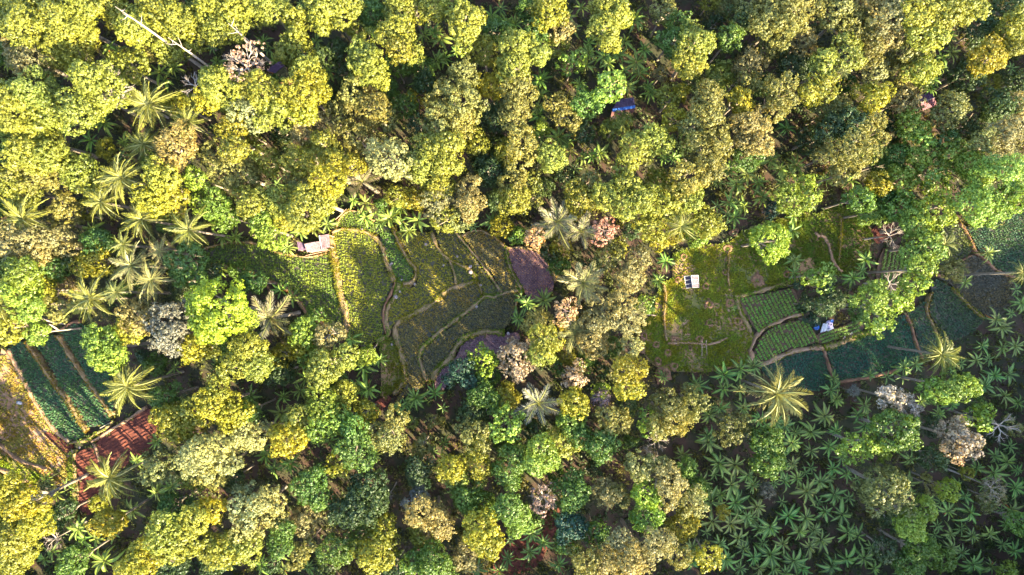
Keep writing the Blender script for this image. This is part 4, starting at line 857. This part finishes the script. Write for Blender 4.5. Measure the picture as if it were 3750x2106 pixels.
for side in (0, 1, 2):
    a, b = Vector(W(ed[side][0], zz[side] + .03)) - O, Vector(W(ed[side][3], zz[side] + .03)) - O; beam(t, 'roof_batten', a, b, .035, 'white')
for k in (0, 1, 2, 3):
    for side in (0, 1):
        a, b = Vector(W(ed[side][k], zz[side] + .035)) - O, Vector(W(ed[side + 1][k], zz[side + 1] + .035)) - O; beam(t, 'cross_batten', a, b, .022, 'white')
for side in (0, 2):
    for k in (0, 3): q = Vector(W(ed[side][k], zz[side])) - O; beam(t, 'post', (q.x * .93, q.y * .93, -.1), (q.x * .93, q.y * .93, zz[side] - .06), .05)
tag(t, 'small garden shelter roofed with six sheets, shaded half tinted blue-grey, sunlit half pale pink', 'shelter')
# white tarpaulin with laundry
t, org = root('tarpaulin_shelter', (3020, 1200), .02); O = Vector(org)
sheet(t, 'tarpaulin', [Vector(W(q, z)) - O for q, z in (((3004, 1218), .75), ((3030, 1211), .8), ((3032, 1186), 1.15), ((3014, 1184), 1.15))], 'white', (1, 1, 1), 2, .05)
for q in ((3006, 1216), (3029, 1209), (3031, 1188), (3015, 1186)): w = Vector(W(q)) - O; beam(t, 'pole', (w.x, w.y, -.1), (w.x, w.y, .8), .03)
tag(t, 'white tarpaulin stretched on poles beside the vegetable beds', 'tarpaulin')
def bx(name, px, z, dims, m, label, cat, rz=0., bulge=.0, group=None):
    x, y, _ = W(px, z); b = MB(); n = 10
    b.tube([(0, 0, 0), (0, 0, dims[2] * .5), (0, 0, dims[2])], [dims[0] * .42, dims[0] * .5, dims[0] * .4], n)
    return None
def plank(px0, px1, z, w, th, m, name, label, cat):
    a, b = Vector(W(px0, z)), Vector(W(px1, z)); k = MB(); d = (b - a); c = (a + b) / 2
    k.box((0, 0, 0), (d.length, w, th), Matrix.Rotation(math.atan2(d.y, d.x), 3, 'Z')); o = link(name, k.mesh(name, m), None, c)
    return tag(o, label, cat)
plank((3030, 1211), (3052, 1200), .28, .22, .05, 'white', 'white_board', 'white board lying right of the white tarpaulin', 'board')
plank((3113, 1224), (3122, 1219), .32, .22, .06, 'rock', 'pale_board', 'short pale board on the grassy bank under the lime trees', 'board')
plank((3083, 1241), (3096, 1233), .32, .2, .06, 'rock', 'pale_board', 'longer pale board on the grassy bank above the teal paddy', 'board')
def tub(px, r, h, m, name, label, cat):
    x, y, _ = W(px, h); t = bpy.data.objects.new(name, None); col.objects.link(t); t.location = (x, y, .0)
    b = MB(); b.tube([(0, 0, -.02), (0, 0, h * .5), (0, 0, h)], [r * .8, r * .95, r], 14); link('body', b.mesh('body', m, True), t)
    b = MB(); b.tube([(math.cos(a) * r, math.sin(a) * r, h + .005) for a in [k * math.pi / 8 for k in range(17)]], .025, 5, False); link('rim', b.mesh('rim', m, True), t)
    tag(t, label, cat)
tub((2991, 1199), .34, .5, 'blue', 'water_tub', 'blue water tub left of the white tarpaulin', 'tub')
tub((3047, 1176), .2, .4, 'blue', 'water_tub', 'small blue bucket above right of the white tarpaulin', 'bucket')
def cloth(px, z, w, d, m, name, label, cat, rz, seed):
    q = random.Random(seed); x, y, _ = W(px, z); n = 7; V, F = [], []
    for j in range(n):
        for i in range(n):
            u, v = i / (n - 1) - .5, j / (n - 1) - .5; V.append((u * w * (1 + .15 * math.sin(v * 7)), v * d * (1 + .15 * math.cos(u * 6)), .10 + .16 * max(0, .35 - u * u - v * v) * 3 + q.uniform(-.03, .05)))
    for j in range(n - 1):
        for i in range(n - 1): a = j * n + i; F.append((a, a + 1, a + n + 1, a + n))
    m2 = len(V); V += [(v[0], v[1], -.02) for v in V]; F += [(f[3] + m2, f[2] + m2, f[1] + m2, f[0] + m2) for f in list(F)]
    ed = list(range(n)) + [k * n + n - 1 for k in range(1, n)] + [(n - 1) * n + k for k in range(n - 2, -1, -1)] + [k * n for k in range(n - 2, 0, -1)]
    for k in range(len(ed)): a, b = ed[k], ed[(k + 1) % len(ed)]; F.append((a, a + m2, b + m2, b))
    o = link(name, py_mesh(name, V, F, m, True), None, (x, y, z), (0, 0, rz)); return tag(o, label, cat)
cloth((3037, 1190), .06, .8, 1.1, 'cloth', 'laundry_heap', 'heap of purple and white laundry right of the white tarpaulin', 'laundry', .3, 3)
cloth((72, 1475), .10, .7, .4, 'white', 'cloth_bundle', 'small white cloth bundle on the dry terraced slope at left', 'cloth', -.2, 4)
# poles, logs, pipe
def log(px, z, r, m, name, label, cat, n=8):
    pts = [Vector(W(p, z)) for p in px]; o0 = pts[0].copy(); k = MB(); P = [p - o0 for p in pts]
    if len(P) == 2: P = [P[0].lerp(P[1], q / 4) + Vector((rnd.uniform(-.02, .02), rnd.uniform(-.02, .02), 0)) for q in range(5)]
    k.tube(P, [r * (1 - .25 * q / (len(P) - 1)) for q in range(len(P))], n); o = link(name, k.mesh(name, m, True), None, o0); return tag(o, label, cat)
log([(2570.4, 1248), (2570.4, 1304)], .16, .085, 'wood', 'wooden_pole', 'left of two parallel wooden poles lying in the garden', 'pole', )
log([(2585.5, 1246), (2589, 1300)], .16, .075, 'wood', 'wooden_pole', 'right of two parallel wooden poles lying in the garden', 'pole')
log([(2568, 1272), (2590, 1270)], .30, .04, 'wood', 'wooden_stick', 'short stick laid across the two wooden poles', 'stick')
log([(2369, 1152), (2404, 1156)], .2, .1, 'wood', 'wooden_log', 'short log left of the garden clearing', 'log')
log([N('31', 1098, 1326), N('31', 1200, 1274), N('31', 1330, 1216), N('31', 1405, 1198)], .36, .06, 'white', 'water_pipe', 'white water pipe along the edge of the dark teal paddy', 'pipe')
log([N('11', 985, 212), N('11', 1070, 130)], 1.1, .05, 'wood', 'bamboo_pole', 'thin bamboo pole leaning beside the top paddy', 'pole')
log([N('02', 755, 338), N('02', 852, 285)], .4, .06, 'pale_bark', 'thin_log', 'thin pale log on the bank above the red plot', 'log')
log([N('01', 320, 962), N('01', 400, 985), N('01', 490, 1000)], 3.2, .10, 'pale_bark', 'pale_log', 'pale fallen trunk above the left paddies', 'log')
log([N('11', 1395, 560), N('11', 1415, 535)], .45, .17, 'rock', 'pale_stump', 'pale elongated stump on the bank of the teardrop paddy', 'stump')
log([N('11', 1278, 1185), N('11', 1308, 1140)], .4, .07, 'wood', 'short_plank', 'dark short pole at the bottom of the tall row-planted paddy', 'pole')
# pale stones and sacks around the paddies
def stone_mesh(seed):
    q = random.Random(seed); V, F = [], []; n, m = 8, 5
    for j in range(m + 1):
        ph = math.pi * j / m
        for i in range(n): a = 2 * math.pi * i / n; r = 1 + q.uniform(-.16, .16); V.append((math.cos(a) * math.sin(ph) * r, math.sin(a) * math.sin(ph) * r, math.cos(ph) * .75 * r))
    for j in range(m):
        for i in range(n): F.append((j * n + i, (j + 1) * n + i, (j + 1) * n + (i + 1) % n, j * n + (i + 1) % n))
    return py_mesh('stone', V, F, 'rock')
SM = [stone_mesh(k) for k in range(4)]
def ZB(u, v): return (1400 + u / 2.7275, 820 + v / 2.7275)
for k, (p, r, z, nm, lab) in enumerate([
  (ZB(437, 203), .26, .35, 'stone', 'pale stone standing in the large yellow green paddy near its top'), (ZB(750, 325), .20, .40, 'stone', 'small stone in the long olive paddy'),
  (ZB(613, 408), .20, .36, 'stone', 'small stone in the large yellow green paddy near the branching bank'), (ZB(880, 425), .25, .60, 'rice_sack', 'upper of two pale sacks on the bank by the triangular paddy'),
  (ZB(882, 480), .30, .60, 'rice_sack', 'lower of two pale sacks on the bank by the triangular paddy'), (ZB(985, 612), .18, .5, 'stone', 'pale stone where two green banks meet right of the triangular paddy'),
  (ZB(195, 558), .18, .3, 'stone', 'small pale stone at the tip of the teardrop paddy'), (ZB(325, 602), .2, .35, 'stone', 'pale stone right below the teardrop paddy'),
  (ZB(135, 728), .32, .4, 'stone', 'large pale stone on the grassy verge below the teardrop paddy'), (ZB(175, 675), .2, .38, 'stone', 'small pale stone above the large stone on the grassy verge'),
  (ZB(112, 552), .17, .38, 'stone', 'tiny stone on the earth path left of the teardrop paddy'), (N('21', 505, 868), .22, .45, 'stone', 'pale stone on the long curved green bank'),
  (N('21', 745, 1072), .24, .4, 'stone', 'pale stone at the right end of the thick curved bank'), (N('11', 1185, 285), .2, .4, 'stone', 'reddish stone on the bank of the narrow top paddy'),
  (N('11', 1412, 1155), .2, .3, 'stone', 'reddish stone in the rough grassy patch'), (N('02', 600, 485), .15, .3, 'stone', 'small pale stone at the corner of the red plots'),
  (N('42', 945, 628), .16, 1.0, 'yellow_stump', 'tiny yellow stump below the pinkish cream tree')]):
    x, y, _ = W(p, z); o = link(nm, SM[k % 4], None, (x, y, z), (0, 0, rnd.uniform(0, 6)), (r, r * rnd.uniform(.7, 1), r * .8)); tag(o, lab, nm.split('_')[-1])
# planting pits
for k, (u, v, r) in enumerate([(850, 430, .62), (710, 850, .6), (715, 985, .6), (870, 840, .6), (1078, 668, .85), (370, 1380, .95), (402, 1212, .5), (312, 1150, .5), (450, 1316, .55), (330, 1278, .55), (220, 1087, .5), (690, 712, .5), (455, 1122, .6), (570, 1180, .35), (205, 1190, .5), (835, 610, .45), (640, 1110, .55), (930, 975, .6), (960, 1020, .4), (905, 310, .5), (1295, 625, .45), (475, 665, .4), (520, 490, .5)]):
    x, y, _ = W(N('31', u, v)); V, F = [], []; q = random.Random(k); prof = [(0, -.22), (.28, -.16), (.5, -.02), (.68, .05), (.9, .0), (1.25, -.18)]
    for (rr, zz_) in prof:
        for i in range(12): a = i * math.pi / 6; w = rr * r * (1 + q.uniform(-.3, .3)); V.append((math.cos(a) * w, math.sin(a) * w, zz_ * q.uniform(.7, 1.2)))
    for j in range(len(prof) - 1):
        for i in range(12): F.append((j * 12 + i, (j + 1) * 12 + i, (j + 1) * 12 + (i + 1) % 12, j * 12 + (i + 1) % 12))
    o = link('planting_pit', py_mesh('planting_pit', V, F, 'red_bank', True), None, (x, y, .19), kind='structure')
# vegetable beds
def Z5(u, v): return (2650 + u / 2.338, 1050 + v / 2.338)
def veg_mesh(seed):
    rg = np.random.default_rng(seed); n = 24; d = rg.normal(size=(n, 3)); d[:, 2] = np.abs(d[:, 2]) + .15; d /= np.linalg.norm(d, axis=1, keepdims=True)
    C = d * rg.uniform(.55, 1, (n, 1)) * np.array([.23, .23, .26]); nn = d + rg.normal(0, .3, d.shape) + np.array([0, 0, .4]); nn /= np.linalg.norm(nn, axis=1, keepdims=True)
    V, F = cards(C, nn, rg.uniform(.17, .27, n), rg.uniform(.11, .17, n), rg); return np_mesh('vegetable_plant', V, F, ['leaf'], np.clip(rg.normal(.55, .15, n), 0, 1))
VM = [veg_mesh(k) for k in range(5)]
ORD = ['first', 'second', 'third', 'fourth', 'fifth', 'sixth', 'seventh', 'eighth', 'ninth', 'tenth', 'eleventh', 'twelfth', 'thirteenth', 'fourteenth', 'fifteenth', 'sixteenth', 'seventeenth', 'eighteenth', 'nineteenth', 'twentieth']
for nm, poly_px, z, ang in (('upper', [(122, 98), (330, 66), (560, 18), (618, 60), (665, 232), (545, 250), (410, 300), (300, 385), (200, 260)], .10, 0), ('lower', [(225, 645), (270, 540), (330, 420), (420, 350), (540, 308), (690, 285), (740, 330), (805, 462), (690, 502), (560, 532), (440, 582), (330, 635)], .07, 0)):
    poly = [W(Z5(*q))[:2] for q in poly_px]
    slab('vegetable_bed', poly, z, 'bed_soil', f'{nm} vegetable bed with diagonal rows of leafy plants')
    d = Vector((.47, -.88)).normalized(); qv = Vector((d.y, -d.x)) * -1; c0 = Vector(W(Z5(390, 200 if nm == 'upper' else 470))[:2]); rows = []
    for v in np.arange(-9, 9, .50):
        row = []
        for u in np.arange(-6, 6, .34):
            p = c0 + qv * float(v) + d * float(u + rnd.uniform(-.03, .03))
            if inside(np.array([p.x]), np.array([p.y]), poly)[0] and rnd.random() > .03: row.append(p)
        if len(row) > 1: rows.append(row)
    rows.sort(key=lambda r: min(p.x for p in r))
    b = MB(); 
    for ri, row in enumerate(rows):
        for pi, p in enumerate(row):
            o = link('vegetable_plant', VM[rnd.randrange(5)], None, (p.x, p.y, z + .03), (0, 0, rnd.uniform(0, 6)), rnd.uniform(.7, 1.05), (.13 * rnd.uniform(.8, 1.2), .215 * rnd.uniform(.85, 1.15), .03))
            tag(o, f'leafy vegetable, {ORD[pi]} plant from the top in the {ORD[ri]} row of the {nm} bed', 'vegetable', f'vegetables in the {nm} bed')
def crop_rows(lines, z, w, h, label, seed, poly):
    o = slab('crop_bed', poly, z, 'bed_soil', label); P = []
    q = random.Random(seed)
    for (a, b) in lines:
        A, B = Vector(W(a)[:2]), Vector(W(b)[:2]); n = int((B - A).length / .06)
        for k in range(n): p = A.lerp(B, k / n); P.append((p.x + q.gauss(0, w), p.y + q.gauss(0, w)))
    P = np.array(P); rg = np.random.default_rng(seed); n = len(P); m = 4
    C = np.repeat(np.concatenate([P, np.full((n, 1), z)], 1), m, 0) + rg.normal(0, .07, (n * m, 3)) * np.array([1, 1, 0]) + np.stack([np.zeros(n * m), np.zeros(n * m), rg.uniform(.05, h, n * m)], 1)
    nn = rg.normal(0, .5, (n * m, 3)) + np.array([0, 0, 1]); nn /= np.linalg.norm(nn, axis=1, keepdims=True); L = rg.uniform(.12, .24, n * m)
    V, F = cards(C, nn, L, L * .6, rg); stuff('crop_rows', V, F, np.clip(rg.normal(.5, .16, n * m), 0, 1), 'leaf', o, (.13, .20, .03))
T41 = lambda u, v: N('41', u, v)
crop_rows([(T41(5, 1085), T41(300, 985)), (T41(5, 1112), T41(305, 1012)), (T41(20, 1135), T41(300, 1042))], .08, .05, .3, 'narrow bed of three leafy rows right of the white tarpaulin', 5, [W(T41(*q))[:2] for q in ((-10, 1070), (150, 1020), (310, 965), (330, 1040), (180, 1100), (10, 1150))])
crop_rows([(T41(500 + 32 * k, 440), T41(455 + 32 * k, 700)) for k in range(7)], .06, .05, .3, 'striped bed of slanting leafy rows under the lime trees', 6, [W(T41(*q))[:2] for q in ((485, 430), (700, 430), (690, 560), (650, 720), (440, 710))])
# tall slim pale trunks rising above the upper left forest
for k, (bx_, by_, h, lab) in enumerate([(870, 322, 18, 'tall slim pale bare trunk leaning outward above the upper left forest'), (756, 260, 20.5, 'tallest pale bare trunk near the top left edge'), (1006, 243, 14.5, 'short white bare trunk above the pink half bare tree')]):
    t, org = root('tall_bare_trunk', (bx_, by_)); b = MB(); L = h - org[2]
    b.tube([(0, 0, -.2), (.05, 0, L * .4), (0, .06, L * .75), (-.05, .02, L)], [.20, .15, .11, .05], 8); link('trunk', b.mesh('trunk', 'pale_bark', True), t)
    for q in range(4):
        a = q * 1.7 + k; z0 = L * (.78 + .06 * q); b = MB(); b.tube([(0, 0, z0), (math.cos(a) * .5, math.sin(a) * .5, z0 + .3), (math.cos(a) * .9, math.sin(a) * .9, z0 + .8)], [.05, .035, .015], 5); link('branch', b.mesh('branch', 'pale_bark', True), t)
    tag(t, lab, 'bare trunk')

# ================================================================= UNDERGROWTH
LMT = 62
n = 26000
X = rng.uniform(-78, 78, n); Y = rng.uniform(-48, 48, n)
keep = np.ones(n, bool)
for poly in OPEN: keep &= ~inside(X, Y, poly)
keep &= (X * SUN_AZ.x + Y * SUN_AZ.y < 84)
X, Y = X[keep], Y[keep]; n = len(X)
sz = rng.gamma(3.0, .15, n).clip(.15, 1.1); hh = (.25 + sz * rng.uniform(.6, 1.7, n))
Cs, Ns, Ts = [], [], []
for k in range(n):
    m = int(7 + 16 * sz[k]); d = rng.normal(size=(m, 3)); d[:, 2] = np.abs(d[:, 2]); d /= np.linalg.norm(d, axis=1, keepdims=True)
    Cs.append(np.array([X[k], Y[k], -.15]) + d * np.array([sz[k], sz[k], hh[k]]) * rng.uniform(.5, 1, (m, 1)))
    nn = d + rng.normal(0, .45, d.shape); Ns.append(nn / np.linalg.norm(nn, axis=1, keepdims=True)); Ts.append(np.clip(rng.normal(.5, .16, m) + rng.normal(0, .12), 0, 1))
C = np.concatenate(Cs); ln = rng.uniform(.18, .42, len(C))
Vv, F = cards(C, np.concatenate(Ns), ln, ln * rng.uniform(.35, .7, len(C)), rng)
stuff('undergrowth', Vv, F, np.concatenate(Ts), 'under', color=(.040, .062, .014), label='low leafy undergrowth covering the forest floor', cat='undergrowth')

# ================================================================= FOREST BEYOND THE FRAME
low = crown_mesh('far_crown', 2.5, .42, 77, 1.0, .38, 1.0, 0, .55)
nv = len(low.vertices); co = np.empty(nv * 3, np.float32); low.vertices.foreach_get('co', co); co = co.reshape(-1, 3)
fc = np.empty(len(low.polygons) * 4, np.int32); low.polygons.foreach_get('vertices', fc); fc = fc.reshape(-1, 4)
tn = np.empty(len(low.polygons), np.float32); low.attributes['tint'].data.foreach_get('value', tn)
TV, TF, TT, PTS = [], [], [], []
r2 = random.Random(3)
for _ in range(5200):
    x, y = r2.uniform(-112, 125), r2.uniform(-110, 75)
    if abs(x) < 66 and abs(y) < 38.5: continue
    if abs(y - 3 + .05 * x) < 9 and x > 60: continue
    if any((x - a) ** 2 + (y - b) ** 2 < 13 for a, b in PTS): continue
    PTS.append((x, y)); k = len(PTS) - 1; s = r2.uniform(.75, 1.25); a = r2.uniform(0, 6.28); zc = float(gz(x, y)) + r2.uniform(5.5, 9.0)
    R = np.array([[math.cos(a), -math.sin(a), 0], [math.sin(a), math.cos(a), 0], [0, 0, 1]])
    TV.append(co @ R.T * s + np.array([x, y, zc])); TF.append(fc + k * nv); TT.append(np.clip(tn + r2.uniform(-.2, .2), 0, 1))
stuff('surrounding_forest', np.concatenate(TV), np.concatenate(TF), np.concatenate(TT), 'leaf', color=(.12, .125, .022), label='continuous forest canopy beyond the edges of the clearing', cat='forest')

# ================================================================= LABELS
LM = [('tin roofed hut', 1150, 890), ('blue-edged shed', 2280, 395), ('mossy roofed hut', 1020, 262), ('dark purple-roofed hut', 3395, 367), ('six-sheet garden shelter', 2533, 1031), ('white tarpaulin', 3020, 1200),
  ('purple stubble field', 1960, 1000), ('white dead tree', 390, 320), ('pink half bare tree', 890, 233), ('big round lime tree', 800, 1135), ('dense round green tree', 680, 974), ('silvery grey tree', 622, 1200),
  ('large feathery sugar palm', 993, 1160), ('grey sugar palms', 2080, 830), ('big dusty palm', 2842, 1443), ('red tilled plots', 460, 1620), ('leftmost teal paddies', 250, 1420), ('vegetable beds', 2850, 1190),
  ('pinkish cream tree', 3520, 1615), ('white-flowering tree', 3290, 1460), ('round olive tree', 3248, 1793), ('bright lime bottom tree', 2370, 1850), ('round cream tree', 1430, 582), ('open-crowned garden tree', 2822, 880),
  ('blue-grey sugar palm', 1970, 1477), ('wide teal paddy', 3190, 1300), ('purplish half bare tree', 1990, 1826), ('lower curved purple field', 1740, 1280), ('red seed bed', 3235, 850), ('largest upper left palm', 553, 383),
  ('silvery upper left palm', 451, 655), ('wide curved yellow palm', 335, 1095), ('palm over red plots', 408, 1748), ('top left corner', 0, 0), ('top right corner', 3750, 0), ('bottom left corner', 0, 2106), ('bottom right corner', 3750, 2106),
  ('middle of the top edge', 1875, 0), ('middle of the bottom edge', 1875, 2106), ('middle of the right edge', 3750, 1053), ('pink lower centre tree', 1893, 1318), ('yellow-hearted sugar palm', 2135, 1037), ('bright lime plantation tree', 3475, 1792)]
DIRS = ['right of', 'above right of', 'above', 'above left of', 'left of', 'below left of', 'below', 'below right of']
def ordw(n): return ORD[n] if n < len(ORD) else f"{n + 1}{'st' if (n + 1) % 10 == 1 and n != 10 else 'nd' if (n + 1) % 10 == 2 else 'rd' if (n + 1) % 10 == 3 else 'th'}"
for kind, noun, grp in (('tree', 'tree', 'forest trees'), ('shrub', 'shrub', 'leafy shrubs'), ('banana', 'banana plant', 'banana plants')):
    items = [t for t in THINGS if t[0] == kind]; best = {}
    for name, lx, ly in LM:
        sec = {}
        for i, t in enumerate(items):
            dx, dy = t[1] - lx, ly - t[2]; d = math.hypot(dx, dy)
            if d < 28: continue
            sec.setdefault(int(round(math.atan2(dy, dx) / (math.pi / 4))) % 8, []).append((d, i))
        for k, L in sec.items():
            for rank, (d, i) in enumerate(sorted(L)):
                sc_ = (rank + d / 160, rank, DIRS[k], name)
                if i not in best or sc_ < best[i]: best[i] = sc_
    for i, t in enumerate(items):
        _, rank, dr, name = best[i]; o = t[3]
        if kind == 'tree': w = ('large ' if t[5] > 95 else 'small ' if t[5] < 48 else '') + t[4] + ' tree'
        elif kind == 'shrub': w = t[4] + ' leafy shrub'
        else: w = ('big ' if t[5] > 1.75 else '') + 'banana plant'
        near = 'nearest' if rank == 0 else ordw(rank) + ' nearest'
        tag(o, f'{w}, {near} {noun} {dr} the {name}', noun, grp)
